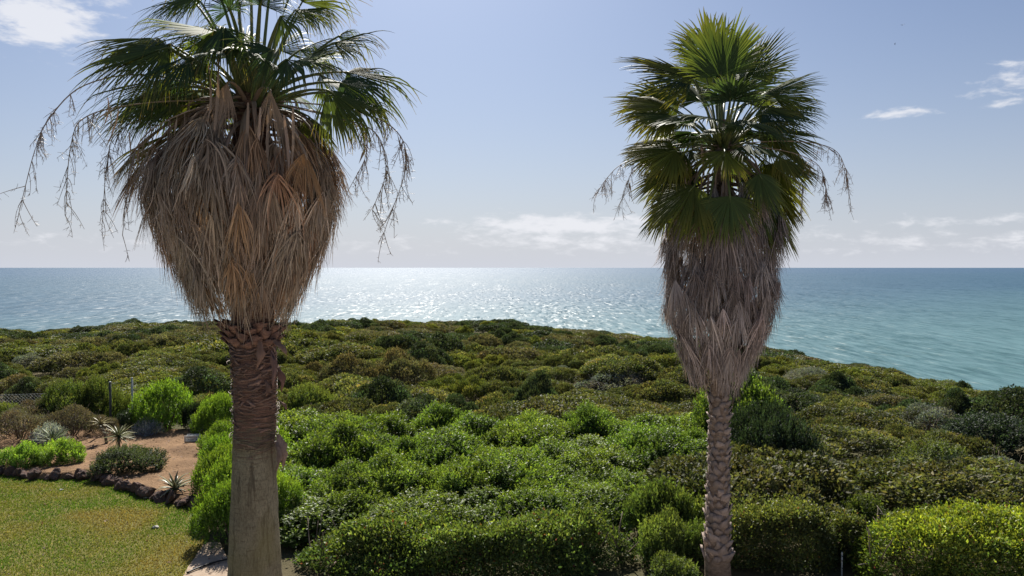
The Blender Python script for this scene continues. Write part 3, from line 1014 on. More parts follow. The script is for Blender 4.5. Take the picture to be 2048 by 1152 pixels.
# ------------------------------------------------------------------ clipped hedges
def hedge(name, p0, p1, thick, height, leaf, base, tip, seed, label, z0=0.0, cover=2.3, loose=0.05, rough=0.07, e=5.0, ex=None):
    """clipped hedge from p0 to p1 (front edge, world x, y); depth goes away from the camera"""
    r = np.random.default_rng(seed)
    p0, p1 = np.array(p0, float), np.array(p1, float)
    Lx = np.linalg.norm(p1 - p0)
    ux = (p1 - p0) / Lx
    uy = np.array((-ux[1], ux[0]))
    area = Lx * thick + 2 * Lx * height + 2 * thick * height
    n = int(area * cover / (0.5 * leaf * leaf * .5))
    face = r.choice(5, n, p=np.array([Lx * thick * 1.2, Lx * height * 1.1, Lx * height * .5, thick * height, thick * height]) / (Lx * thick * 1.2 + Lx * height * 1.6 + 2 * thick * height))
    a, b = r.uniform(0, 1, n), r.uniform(0, 1, n)
    lx = np.select([face < 3, face == 3], [a * Lx, 0 * a], Lx)
    ly = np.select([face == 0, face == 1, face == 2], [b * thick, 0 * b, thick + 0 * b], a * thick)
    lz = np.where(face == 0, height, b * height)
    nx = np.select([face == 3, face == 4], [-1., 1.], 0.)
    ny = np.select([face == 1, face == 2], [-1., 1.], 0.)
    nz = np.where(face == 0, 1., 0.)
    # round the corners: pull towards a superellipsoid
    cx, cy_, cz = lx / Lx * 2 - 1, ly / thick * 2 - 1, np.maximum(lz / height, 0)
    rad = (np.abs(cx) ** (ex or e * 2.2) + np.abs(cy_) ** e + np.abs(cz) ** e) ** (-1 / e)
    cx, cy_, cz2 = cx * rad, cy_ * rad, cz * rad
    Nn = nrm(np.stack([np.sign(cx) * np.abs(cx) ** ((ex or 10) - 1) / Lx * 2, np.sign(cy_) * np.abs(cy_) ** 4 / thick * 2, cz2 ** 4 / height], -1) + .001)
    P = np.stack([(cx + 1) / 2 * Lx, (cy_ + 1) / 2 * thick, cz2 * height], -1)
    und = rough * vnoise(P[:, 0] + 3, P[:, 1] + P[:, 2], 0.7, seed) + 0.04 * vnoise(P[:, 0], P[:, 1] * 1.3 + P[:, 2], 0.25, seed + 1)
    big_ = 0.10 * vnoise(P[:, 0], P[:, 1], 1.6, seed + 2) * (P[:, 2] / height)
    P = P + Nn * (und - np.abs(r.normal(0, loose, n)))[:, None]
    P[:, 2] += big_ * rough / .07
    out = r.uniform(0, 1, n) < .09               # shoots that escaped the shears
    P[out] += Nn[out] * r.uniform(.02, .16, (out.sum(), 1))
    wN = np.stack([Nn[:, 0] * ux[0] + Nn[:, 1] * uy[0], Nn[:, 0] * ux[1] + Nn[:, 1] * uy[1], Nn[:, 2]], -1)
    W = np.stack([P[:, 0] * ux[0] + P[:, 1] * uy[0], P[:, 0] * ux[1] + P[:, 1] * uy[1], P[:, 2]], -1)
    ok = W[:, 2] > 0.03
    W, wN = W[ok], wN[ok]
    m = len(W)
    D = nrm(wN * .6 + r.normal(0, .6, (m, 3)) + ZUP * .35)
    up = nrm(wN + r.normal(0, .6, (m, 3)))
    c = jitter_col(base, m, r, .28)
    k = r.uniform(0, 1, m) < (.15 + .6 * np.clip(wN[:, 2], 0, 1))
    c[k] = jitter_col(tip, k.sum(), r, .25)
    k = r.uniform(0, 1, m) < .015
    c[k] = jitter_col((.16, .07, .03), k.sum(), r, .2)
    mb = MB()
    tone = np.exp(.35 * vnoise(W[:, 0] * 1.0, W[:, 1] + W[:, 2] * 1.7, .45, seed + 5))[:, None]
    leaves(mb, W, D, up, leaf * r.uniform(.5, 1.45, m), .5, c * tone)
    o = empty(name, (p0[0], p0[1], z0), label, 'hedge')
    mb.obj('foliage', MAT['glossy'], o)
    # woody frame inside
    sb = MB()
    q = 0.25
    while q < Lx:
        b0 = np.array((*(ux * q + uy * thick * .5), -.05))
        for _ in range(5):
            e_ = np.array((*(ux * (q + r.uniform(-.35, .35)) + uy * thick * r.uniform(.12, .88)), height * r.uniform(.7, .93)))
            v, f = tube(bez(b0, (b0 + e_) / 2 + r.normal(0, .06, 3), e_, 5), np.linspace(.02, .006, 5), 5)
            sb.add(v, f)
        q += .5
    sb.obj('stem', MAT['twig'], o)
    return o


hp = lambda x, d: ((x - 1024) / F * d, d)
hedge('clipped_hedge', hp(560, 12.7), hp(1300, 12.7), 2.0, 0.74, 0.062, (0.06, 0.10, 0.020), (0.115, 0.16, 0.028), 41,
      'long uneven clipped hedge in front of the bright thicket between the two palms', loose=.14, rough=.24, e=2.2, ex=4.0)
hedge('clipped_hedge', hp(1440, 13.1), hp(1695, 13.1), 1.35, 0.92, 0.046, (0.062, 0.085, 0.020), (0.125, 0.145, 0.028), 42,
      'short rounded clipped hedge right beside the slender palm trunk', e=3.2, ex=5.0, rough=.1)
hedge('clipped_hedge', hp(1692, 13.3), hp(1752, 13.3), 1.0, 0.72, 0.046, (0.062, 0.085, 0.020), (0.12, 0.14, 0.028), 43,
      'small low hedge stub at the end of the short rounded hedge')
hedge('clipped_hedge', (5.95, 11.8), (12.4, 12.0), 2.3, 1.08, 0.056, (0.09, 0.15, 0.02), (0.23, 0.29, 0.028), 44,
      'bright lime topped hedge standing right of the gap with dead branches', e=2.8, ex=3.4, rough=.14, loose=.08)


# ------------------------------------------------------------------ palms
def frond_blade(mb, hast, tip, s, rngp, nseg=46, spread=1.75, tf=0.5, droop=1.1, fold=0.35, cols=None, ragged=0.15, tipdry=0.2, wind=None, broken=0.06):
    """costapalmate fan: pleated and joined near the middle, free drooping tips"""
    hast, tip = np.asarray(hast, float), np.asarray(tip, float)
    L = np.linalg.norm(tip - hast)
    d = (tip - hast) / L
    s = nrm(s - d * np.dot(s, d))
    n = np.cross(s, d)
    a = np.linspace(-spread, spread, nseg) + rngp.normal(0, .012, nseg)
    da = 2 * spread / nseg
    q = np.abs(a) / spread
    Lj = L * (1.0 - 0.42 * q ** 2) * rngp.uniform(.88, 1.06, nseg)
    short = rngp.uniform(0, 1, nseg) < ragged
    Lj = np.where(short, Lj * rngp.uniform(.55, .9, nseg), Lj)
    u = np.cos(a)[:, None] * d + np.sin(a)[:, None] * s - (fold * np.sin(np.abs(a)) ** 1.0)[:, None] * n
    u = nrm(u)
    K = 11
    t = np.linspace(0, 1, K)
    tfj = np.clip(tf + rngp.normal(0, .07, nseg), .2, .8)
    g = droop * rngp.uniform(.5, 1.5, nseg)
    g = np.where(rngp.uniform(0, 1, nseg) < broken, g * 3.5 + 1.5, g)
    over = np.maximum(t[None] - tfj[:, None], 0)
    down = -ZUP if wind is None else nrm(-ZUP + np.asarray(wind))
    wob = rngp.normal(0, .10, (nseg, 3))
    dirs = nrm(u[:, None] + down * (g[:, None] * over * 1.6 + 0.12 * t[None])[..., None] + wob[:, None] * over[..., None] * 2.5)
    seg = Lj[:, None] / (K - 1)
    P = np.concatenate([np.zeros((nseg, 1, 3)), np.cumsum(dirs[:, :-1] * seg[..., None], 1)], 1) + hast
    e = np.cross(dirs, n[None, None])
    e = nrm(e)
    nn = np.cross(e, dirs)
    wmax = da * Lj * tfj * 0.6
    tt = np.clip((t[None] - tfj[:, None]) / (1 - tfj[:, None]), 0, 1)
    w = np.where(t[None] <= tfj[:, None], da * Lj[:, None] * t[None] * 0.6, wmax[:, None] * (1 - tt ** 1.7) * (1 - .25 * np.minimum(tt * 6, 1)))
    w = np.maximum(w, 0.0016)
    ple = (0.42 * w)[..., None] * nn
    V = np.stack([P - e * w[..., None] - ple * .5, P + ple, P + e * w[..., None] - ple * .5], 2)   # nseg,K,3,3
    V = V.reshape(-1, 3)
    b = (np.arange(nseg)[:, None] * K + np.arange(K - 1)[None]) * 3
    b = b.reshape(-1)
    f = []
    for o in (0, 1):
        f.append(np.stack([b + o, b + o + 1, b + 3 + o + 1], -1))
        f.append(np.stack([b + o, b + 3 + o + 1, b + 3 + o], -1))
    f = np.concatenate(f)
    base, mid, dry = [np.asarray(c, float) for c in cols]
    tc_ = np.clip((t[None] - .45) / .4 + rngp.normal(0, .15, (nseg, 1)), 0, 1)[..., None]
    cc = base * (1 - tc_) + mid * tc_
    dl = 1 - tipdry * rngp.uniform(.3, 1.6, nseg)
    td = np.clip((t[None] - dl[:, None]) / .1, 0, 1)[..., None]
    cc = cc * (1 - td) + dry * td
    cc = cc * np.exp(rngp.normal(0, .16, (nseg, 1, 1)))
    mb.add(V, f, np.repeat(cc.reshape(-1, 3), 3, 0))


GREEN = ((0.07, 0.102, 0.03), (0.14, 0.155, 0.034), (0.22, 0.15, 0.06))
YGREEN = ((0.1, 0.122, 0.028), (0.19, 0.178, 0.036), (0.25, 0.15, 0.05))
BLUEG = ((0.042, 0.074, 0.036), (0.07, 0.098, 0.036), (0.18, 0.13, 0.06))
BROWNG = ((0.17, 0.13, 0.05), (0.26, 0.18, 0.08), (0.3, 0.22, 0.13))
GOLD = ((0.34, 0.20, 0.085), (0.40, 0.25, 0.12), (0.36, 0.27, 0.17))
STRAW = [((0.327, 0.245, 0.172), (0.361, 0.275, 0.202), (0.344, 0.267, 0.198)), ((0.267, 0.185, 0.129), (0.310, 0.228, 0.163), (0.310, 0.237, 0.172)), ((0.396, 0.314, 0.232), (0.413, 0.331, 0.245), (0.370, 0.292, 0.224))]
GREYST = [((0.266, 0.218, 0.196), (0.289, 0.240, 0.218), (0.274, 0.229, 0.207)), ((0.218, 0.169, 0.148), (0.244, 0.200, 0.178), (0.244, 0.200, 0.181)), ((0.311, 0.266, 0.244), (0.326, 0.281, 0.259), (0.303, 0.259, 0.237))]


class Palm:
    def __init__(self, name, cx, cy, depth, label, seed):
        self.dep = depth
        self.s = F / depth
        self.cx, self.cy = cx, cy
        top = at(cx, cy, depth)
        self.base = np.array((top[0], depth, 0.0))
        self.top = top - self.base            # crown centre, local
        self.r = np.random.default_rng(seed)
        self.o = empty(name, tuple(self.base), label, 'palm tree')

    def L(self, x, y, dy=0.0):
        return at(x, y, self.dep + dy) - self.base

    def frond(self, hx, hy, hd, tx, ty, td, cols=GREEN, roll=None, name='frond', mat='palm', start=None, pw=0.024, pcol=(0.085, 0.105, 0.03), arch=0.18, pet=True, stretch=1.0, **kw):
        h, t = self.L(hx, hy, hd), self.L(tx, ty, td)
        c = self.top + np.array((0, 0, -.12)) if start is None else start
        rad = h - c
        rad[2] = 0
        if np.linalg.norm(rad) < .12:
            rad = np.array((t - h)) * (1, 1, 0) + 1e-3
        rad = nrm(rad)
        s = np.cross(rad, ZUP)
        d = nrm(t - h)
        s = nrm(s - d * np.dot(s, d))
        if roll is None:
            roll = self.r.normal(0, .35)
        n = np.cross(s, d)
        if n[2] < -.2:
            s, n = -s, -n
        # turn sideways blades a little so that they do not all lie level
        s = s * math.cos(roll) + n * math.sin(roll)
        t = h + (t - h) * stretch
        mb = MB()
        frond_blade(mb, h, t, s, self.r, cols=cols, **kw)
        fo = mb.obj(name, MAT[mat], self.o)
        if pet:
            pm = MB()
            c2 = c + rad * 0.10 + np.array((0, 0, self.r.uniform(-.12, .12)))
            midp = (c2 + h) / 2 + ZUP * arch * np.linalg.norm(h - c2) + self.r.normal(0, .02, 3)
            e = h + d * np.linalg.norm(t - h) * .12
            P = np.concatenate([bez(c2, midp, h, 9), e[None]])
            v, f = tube(P, np.concatenate([np.linspace(pw * 1.7, pw * .8, 9), [.006]]), 6, flat=.6)
            pm.add(v, f, pcol)
            pm.obj('petiole', MAT['petiole'], fo, smooth=True)
        return fo

    def skirt(self, n, prof, zt, zb, straws, phi_bias=0.0, Lr=(.75, 1.15), spread=(.35, .7), petioles=True, flare=.1, xoff=0.0):
        """dead fronds hanging round the trunk; prof = [(z, r)...] local heights"""
        pz, pr = np.array([p[0] for p in prof]), np.array([p[1] for p in prof])
        o_ = np.argsort(pz)
        pz, pr = pz[o_], pr[o_]
        r = self.r
        for i in range(n):
            u = (i + .5) / n
            L = r.uniform(*Lr)
            z0 = zt + (zb + L * .95 - zt) * (1 - u)
            z0 += r.normal(0, .05)
            phi = i * 2.39996 + r.normal(0, .15)
            sp = r.uniform(*spread)
            st_j = r.uniform(0, .1, 40)
            nseg, K = 40, 9
            a = np.linspace(-sp, sp, nseg) + r.normal(0, .06, nseg)
            t = np.linspace(0, 1, K)
            Lj = L * r.uniform(.35, 1.12, nseg) * (1 - .15 * (a / sp) ** 2)
            ang = a[:, None] * (1.35 - 1.25 * t[None] ** .7) + r.normal(0, .07, (nseg, 1)) + r.normal(0, .11, (nseg, 1)) * t[None]
            ds = Lj[:, None] / (K - 1)
            dx = np.concatenate([np.zeros((nseg, 1)), np.cumsum(np.sin(ang[:, :-1]) * ds, 1)], 1)
            dz = np.concatenate([np.zeros((nseg, 1)), np.cumsum(np.cos(ang[:, :-1]) * ds, 1)], 1)
            z = z0 - dz - st_j[:, None]
            off = r.normal(0, .07) + r.normal(0, .045, (nseg, 1))
            rr = np.interp(z.ravel(), pz, pr).reshape(z.shape) * (1 + off) - .06 * (1 - u) + flare * r.uniform(-.35, 1, (nseg, 1)) * t[None] ** 2
            rr = np.maximum(rr, .2)
            ph = phi + dx / np.maximum(rr, .35)
            ax = self.axis(z)
            P = np.stack([ax[..., 0] + xoff + rr * np.cos(ph), ax[..., 1] + rr * np.sin(ph), z], -1)
            radv = np.stack([np.cos(ph), np.sin(ph), 0 * ph], -1)
            T = nrm(np.gradient(P, axis=1))
            e = nrm(np.cross(T, radv))
            tw = r.normal(0, .5, (nseg, 1, 1)) * np.clip(t - .3, 0, 1)[None, :, None] * 1.6
            e = nrm(e * np.cos(tw) + radv * np.sin(tw))
            nn = np.cross(e, T)
            tf = .36 if r.uniform() < .3 else r.uniform(.06, .2)
            wm = np.minimum((2 * sp / nseg) * Lj * max(tf, .22) * .72 + .005, .022) * r.uniform(.6, 1.35, nseg)
            tt = np.clip((t - tf) / (1 - tf), 0, 1)
            w = np.where(t[None] < tf, wm[:, None] * (t[None] / tf * .8 + .2), wm[:, None] * (1 - tt[None] ** 1.2) * .85) + .0014
            ple = (w * .5)[..., None] * nn
            V = np.stack([P - e * w[..., None] - ple * .5, P + ple, P + e * w[..., None] - ple * .5], 2).reshape(-1, 3)
            b = ((np.arange(nseg)[:, None] * K + np.arange(K - 1)[None]) * 3).reshape(-1)
            f = []
            for q in (0, 1):
                f.append(np.stack([b + q, b + q + 1, b + 3 + q + 1], -1))
                f.append(np.stack([b + q, b + 3 + q + 1, b + 3 + q], -1))
            st = straws[int(r.integers(len(straws)))]
            c0, c1 = np.asarray(st[0]), np.asarray(st[1])
            cc = (c0 + (c1 - c0) * t[None, :, None]) * np.exp(r.normal(0, .32, (nseg, 1, 1))) * np.exp(r.normal(0, .16))
            mb = MB()
            mb.add(V, np.concatenate(f), np.repeat(cc.reshape(-1, 3), 3, 0))
            fo = mb.obj('dead_frond', MAT['straw'], self.o)
            if petioles and u > .62 and i % 2:
                h = np.array((*(self.axis(z0)[:2] + np.interp(z0, pz, pr) * np.array((math.cos(phi), math.sin(phi)))), z0))
                zs = min(self.top[2] - .15, z0 + r.uniform(.5, .9))
                c = np.array((*(self.axis(zs)[:2] + .16 * np.array((math.cos(phi), math.sin(phi)))), zs))
                m_ = (c + h) / 2 + np.array((math.cos(phi) * .25, math.sin(phi) * .25, .28))
                pm = MB()
                v, f = tube(np.concatenate([bez(c, m_, h, 8), [h - ZUP * .15]]), np.concatenate([np.linspace(.04, .02, 8), [.008]]), 6, flat=.5)
                pm.add(v, f, np.array((0.23, 0.165, 0.115)) * r.uniform(.7, 1.15))
                pm.obj('petiole', MAT['petiole'], fo, smooth=True)

    def axis(self, z):
        z = np.asarray(z, float)
        return np.stack([np.interp(z, self.axz, self.axx), 0 * z, z], -1)

    def stalk(self, pts, rad=.011, twigs=26, seed=0, name='flower_stalk', colr=(0.22, 0.165, 0.115), dense=1.4):
        r = np.random.default_rng(seed)
        P = polycurve([self.L(*p) for p in pts], 30)
        mb = MB()
        v, f = tube(P, np.linspace(rad, rad * .35, len(P)), 5)
        mb.add(v, f, colr)
        # papery bracts and hanging branchlets on the outer part
        for i in range(int(twigs * 1.5)):
            k = int(len(P) * r.uniform(.4, .99))
            p = P[min(k, len(P) - 1)]
            ln = r.uniform(.10, .34)
            d = nrm(r.normal(0, .33, 3) + np.array((0, 0, -.9)))
            e = p + d * ln + np.array((0, 0, -.06))
            v, f = tube(bez(p, p + d * ln * .5 + r.normal(0, .03, 3), e, 5), np.linspace(.0045, .0022, 5), 4, cap=False)
            mb.add(v, f, colr)
            for j in range(int(5 * dense)):
                q = p + (e - p) * r.uniform(.25, 1)
                d2 = nrm(r.normal(0, .7, 3) + np.array((0, 0, -.5)))
                v, f = tube(np.array([q, q + d2 * r.uniform(.03, .09)]), [.0026, .0016], 3, cap=False)
                mb.add(v, f, colr)
        for i in range(2):
            k = int(len(P) * r.uniform(.3, .9))
            p = P[k]
            d = nrm(P[min(k + 2, len(P) - 1)] - p + np.array((0, 0, -.15)) + r.normal(0, .05, 3))
            l = r.uniform(.18, .34)
            s = nrm(np.cross(d, r.normal(0, 1, 3))) * r.uniform(.012, .022)
            v = np.array([p, p + d * l * .5 + s, p + d * l, p + d * l * .5 - s])
            mb.add(v, [(0, 1, 2), (0, 2, 3)], np.array(colr) * 1.3)
        return mb.obj(name, MAT['petiole'], self.o)

    def strip(self, x, y, dy, ln, w, seed, lean=(0, 0), name='dried_strip', colr=(0.26, 0.19, 0.14)):
        """dry ribbon of old leaf hanging straight down"""
        r = np.random.default_rng(seed)
        p = self.L(x, y, dy)
        K = 9
        t = np.linspace(0, 1, K)
        P = p + np.stack([lean[0] * t ** 2 + .025 * np.sin(3 * t + r.uniform(0, 6)), lean[1] * t ** 2 + .02 * np.sin(4 * t), -ln * t], -1)
        a = r.uniform(-.7, .7) + np.cumsum(r.normal(0, .22, K))
        e = np.stack([np.cos(a), np.sin(a), 0 * a], -1)
        ww = w * (.55 + .45 * np.sin(np.clip(t * 1.15, 0, 1) * math.pi)) * (1 - .8 * t ** 4)
        V = np.stack([P - e * ww[:, None], P + np.stack([-e[:, 1], e[:, 0], 0 * a], -1) * ww[:, None] * .4, P + e * ww[:, None]], 1).reshape(-1, 3)
        b = np.arange(K - 1) * 3
        f = np.concatenate([np.stack([b + o, b + o + 1, b + o + 4], -1) for o in (0, 1)] + [np.stack([b + o, b + o + 4, b + o + 3], -1) for o in (0, 1)])
        mb = MB()
        mb.add(V, f, np.array(colr) * np.exp(r.normal(0, .2)))
        return mb.obj(name, MAT['straw'], self.o)


def trunk_mesh(palm, rows, sides, bump, seed):
    """rows = [(z, centre x, radius)]; returns builder in palm coordinates"""
    r = np.random.default_rng(seed)
    Z = np.array([q[0] for q in rows])
    zz = np.linspace(Z[0], Z[-1], 90)
    cx = np.interp(zz, Z, [q[1] for q in rows])
    rd = np.interp(zz, Z, [q[2] for q in rows])
    a = np.linspace(0, 2 * math.pi, sides, endpoint=False)
    A, ZZ = np.meshgrid(a, zz)
    n = bump * (vnoise(A * 4 / 6.2832 * 2, ZZ * 7, 1, seed) * .6 + vnoise(A * 10 / 6.2832 * 2, ZZ * 15, 1, seed + 1) * .4)
    rr = rd[:, None] + n
    V = np.stack([cx[:, None] + rr * np.cos(A), rr * np.sin(A), ZZ], -1).reshape(-1, 3)
    i = np.arange(len(zz) - 1)[:, None] * sides
    j = np.arange(sides)[None]
    j2 = (j + 1) % sides
    q = np.stack([i + j, i + j2, i + sides + j2, i + sides + j], -1).reshape(-1, 4)
    mb = MB()
    mb.add(V, np.concatenate([q[:, [0, 1, 2]], q[:, [0, 2, 3]]]))
    return mb


# ---------------------------------------------------------------- thick palm
A = Palm('fan_palm', 503, 200, 10.0, 'thick trunked fan palm with a wide brown skirt of dead fronds beside the lawn', 3)


def rowA(y, x0, x1):
    p = A.L((x0 + x1) / 2, y)
    return (p[2], p[0], (x1 - x0) / 2 / A.s)


rowsA = sorted([(-0.1, .08, .47), (0.25, .075, .43), rowA(1152, 457, 563), rowA(1080, 460, 558), rowA(1000, 464, 554), rowA(900, 467, 551), rowA(860, 469, 550),
                rowA(800, 469, 551), rowA(740, 466, 551), rowA(690, 464, 547), rowA(500, 470, 545), rowA(300, 468, 540), rowA(200, 470, 536), rowA(130, 485, 525)])
A.axz, A.axx = [q[0] for q in rowsA], [q[1] for q in rowsA]
tA = trunk_mesh(A, rowsA, 48, .012, 5).obj('trunk', MAT['trunk'], A.o, smooth=True)
# torn leaf-base scales on the upper trunk
ra = np.random.default_rng(8)


def plate(w, h, bow, seed, thick=.012, pts=7):
    """curved woody scale, x across, z up, y outwards"""
    r = np.random.default_rng(seed)
    xs = np.linspace(-1, 1, pts)
    top = h * (.5 + .12 * r.normal(0, 1, pts)) * (1 - .35 * xs ** 2)
    bot = -h * (.5 + .12 * r.normal(0, 1, pts)) * (1 - .5 * xs ** 2)
    yy = -bow * xs ** 2
    F_, B_ = [], []
    for zrow, lift in ((bot, 0.0), (top, .3 * h)):
        F_.append(np.stack([xs * w / 2, yy + lift, zrow], -1))
    V = np.concatenate([F_[0], F_[1], F_[0] - (0, thick, 0), F_[1] - (0, thick, 0)])
    n = pts
    f = []
    for i in range(n - 1):
        f += [(i, i + 1, n + i + 1), (i, n + i + 1, n + i), (2 * n + i, 3 * n + i + 1, 2 * n + i + 1), (2 * n + i, 3 * n + i, 3 * n + i + 1),
              (n + i, n + i + 1, 3 * n + i + 1), (n + i, 3 * n + i + 1, 3 * n + i), (i, 2 * n + i + 1, i + 1), (i, 2 * n + i, 2 * n + i + 1)]
    return V, f


def stick_on(mesh, name, parent, palm, z, phi, rad, tilt=0.0, roll=0.0, sc=1.0):
    o = bpy.data.objects.new(name, mesh)
    col.objects.link(o)
    o.parent = parent
    ax = palm.axis(z)
    o.location = (float(ax[0] + rad * math.cos(phi)), float(rad * math.sin(phi)), z)
    o.rotation_euler = (Matrix.Rotation(phi - math.pi / 2, 3, 'Z') @ Matrix.Rotation(tilt, 3, 'X') @ Matrix.Rotation(roll, 3, 'Y')).to_euler()
    o.scale = (sc, sc, sc)
    return o


MAT['scale'] = noise_mat('torn_leaf_base', (0.12, 0.072, 0.055), (0.33, 0.215, 0.165), 6.0, 8, 0.9, 0.8, 40, 0.15, stretch=(1, 1, 3), usecol=True)
scale_me = []
for s in range(6):
    mb = MB()
    v, f = plate(ra.uniform(.14, .26), ra.uniform(.022, .05), .03, 60 + s)
    mb.add(v, f, (1, 1, 1))
    scale_me.append(mb.mesh('bark_scale', MAT['scale']))
zA0, zA1 = A.L(510, 885)[2], A.L(505, 668)[2]
for i in range(190):
    z = zA0 + (zA1 - zA0) * ((i + .5) / 190) ** .75 + (ra.normal(0, .12) if i < 40 else 0)
    ph = i * 2.39996 + ra.normal(0, .2)
    rd = float(np.interp(z, A.axz, [q[2] for q in rowsA]))
    k = (z - zA0) / (zA1 - zA0)
    stick_on(scale_me[i % 6], 'bark_scale', tA, A, z, ph, rd + .004 + .014 * k, tilt=ra.normal(-.1, .4), roll=ra.normal(0, .4), sc=(.6 + .5 * k) * ra.uniform(.6, 1.3))
# collar of cut leaf bases under the skirt
stub_me = []
for s in range(3):
    mb = MB()
    v, f = plate(.16, .15, .035, 80 + s, .03)
    v[:, 1] += np.clip(v[:, 2], 0, 1) * .7
    mb.add(v, f, (.9, .8, .75))
    stub_me.append(mb.mesh('leaf_base', MAT['scale']))
for i in range(34):
    z = A.L(505, 690 - 45 * (i / 34))[2]
    rd = .265 + .10 * (i / 34)
    stick_on(stub_me[i % 3], 'leaf_base', tA, A, z, i * 2.39996, rd, tilt=-.25 + ra.normal(0, .15), roll=ra.normal(0, .2))
# loose strands of fibre round the upper trunk
fb = MB()
for i in range(420):
    z = ra.uniform(zA0 - .05, zA1 + .05)
    rd = float(np.interp(z, A.axz, [q[2] for q in rowsA])) + .012
    ph = ra.uniform(0, 6.28)
    ln = ra.uniform(.1, .35) / rd
    sl = ra.normal(0, .22)
    t = np.linspace(0, 1, 7)
    pp = ph + ln * t * ra.choice([-1, 1])
    rr = rd + .004 + .05 * ra.uniform(0, 1) ** 3 * np.sin(t * math.pi)
    zz = z + sl * ln * rd * t - .06 * (t - .5) ** 2
    P = np.stack([A.axis(zz)[:, 0] + rr * np.cos(pp), rr * np.sin(pp), zz], -1)
    v, f = tube(P, .0035, 3, cap=False)
    fb.add(v, f, np.array((.17, .11, .08)) * ra.uniform(.5, 1.7))
tag(fb.obj('bark_fibre', MAT['petiole'], tA), kind='stuff')


def boot_strip(x, y, dy, ln, w, seed, tilt, colr, curl=.05):
    """papery leaf sheath peeling off the trunk and hanging"""
    r = np.random.default_rng(seed)
    p = A.L(x, y, dy)
    K = 8
    t = np.linspace(0, 1, K)
    P = p + np.stack([tilt[0] * t + curl * np.sin(t * 3), tilt[1] * t - .04 * np.sin(t * 3.1), -ln * t], -1)
    ww = w * np.array([.35, .6, .85, 1, .8, .5, .26, .03]) * r.uniform(.75, 1.15, K)
    ang = r.uniform(-.5, .5)
    e = np.array((math.cos(ang), math.sin(ang), 0))
    n = np.array((math.sin(ang), -math.cos(ang), 0))
    rows = []
    for x_ in (-1, -.5, 0, .5, 1):
        rows.append(P + e * (ww * x_)[:, None] + n * (.35 * w * (1 - x_ * x_)) + n * r.normal(0, .009, (K, 1)) + e * r.normal(0, .005, (K, 1)))
    Fv = np.stack(rows, 1)
    V = np.concatenate([Fv.reshape(-1, 3), (Fv - n * .006).reshape(-1, 3)])
    f = []
    for k in range(K - 1):
        for j in range(4):
            a_, b_, c_, d_ = k * 5 + j, k * 5 + j + 1, (k + 1) * 5 + j + 1, (k + 1) * 5 + j
            f += [(a_, b_, c_), (a_, c_, d_)]
            a_, b_, c_, d_ = [q + K * 5 for q in (a_, b_, c_, d_)]
            f += [(a_, c_, b_), (a_, d_, c_)]
    mb = MB()
    mb.add(V, f, colr)
    return mb.obj('peeling_sheath', MAT['boot'], tA)


boot_strip(520, 682, -.30, .36, .055, 1, (-.05, -.05), (.62, .46, .38))
boot_strip(543, 700, -.27, .50, .048, 2, (.0, -.03), (.55, .4, .37))
boot_strip(556, 735, -.12, .32, .05, 3, (.03, 0), (.5, .34, .3))
boot_strip(548, 680, -.2, .2, .05, 7, (.16, -.03), (.62, .5, .44))
boot_strip(556, 868, -.10, .46, .066, 4, (.06, -.02), (.72, .62, .56))
boot_strip(553, 885, -.16, .36, .05, 5, (.0, -.04), (.6, .52, .47))
boot_strip(553, 798, -.12, .14, .03, 6, (.12, 0), (.6, .45, .4))
boot_strip(470, 795, -.1, .10, .03, 8, (-.03, 0), (1.4, 1.3, 1.2))
boot_strip(530, 760, -.29, .2, .035, 9, (.02, -.03), (.5, .36, .3))

profA = [(A.L(500, y)[2], r_) for y, r_ in [(205, .36), (235, .6), (270, .82), (310, .97), (350, 1.05), (400, 1.07), (450, 1.0), (500, .9), (550, .78), (600, .66), (640, .55), (665, .46)]]
A.skirt(250, profA, A.L(500, 262)[2], A.L(500, 655)[2], STRAW + [((0.31, 0.18, 0.10), (0.36, 0.23, 0.14), (0.34, 0.24, 0.16))], Lr=(.5, 1.0), spread=(.3, .8), flare=.2, xoff=-.09)
# upper dead fans that still show their shape
DP = (0.25, 0.175, 0.12)
dead = dict(name='dead_frond', mat='straw', pcol=DP, tf=.42, fold=.5, nseg=40, ragged=.25, tipdry=.0)
for (h, t, c, sp) in [((610, 305, -.75), (652, 435, -.95), GOLD, .95), ((520, 365, -1.0), (516, 490, -1.1), STRAW[1], .5), ((430, 235, -.75), (418, 395, -1.0), STRAW[2], .6),
                      ((335, 320, -.45), (268, 470, -.5), GOLD, .65), ((362, 345, -.6), (335, 480, -.75), STRAW[0], .6),
                      ((300, 300, .0), (232, 415, .0), STRAW[0], .8), ((285, 325, .25), (218, 445, .25), STRAW[1], .7), ((268, 300, -.35), (200, 395, -.45), BROWNG, .8), ((318, 365, -.2), (252, 500, -.25), STRAW[0], .55), ((652, 350, -.1), (692, 440, -.1), STRAW[1], .6), ((285, 290, .5), (215, 360, .7), BROWNG, .9), ((350, 330, .5), (290, 450, .7), STRAW[0], .7), ((640, 320, .4), (675, 440, .6), STRAW[0], .7), ((480, 290, -.85), (470, 420, -1.0), STRAW[0], .45), ((455, 165, -.7), (425, 290, -.95), STRAW[0], .5), ((540, 180, -.7), (560, 300, -.95), STRAW[1], .5), ((380, 205, -.3), (330, 320, -.4), STRAW[1], .55), ((590, 200, .2), (630, 310, .3), STRAW[0], .55)]:
    A.frond(*h, *t, cols=c, spread=sp, droop=.8, roll=float(A.r.normal(0, .2)), **dead, arch=.35)
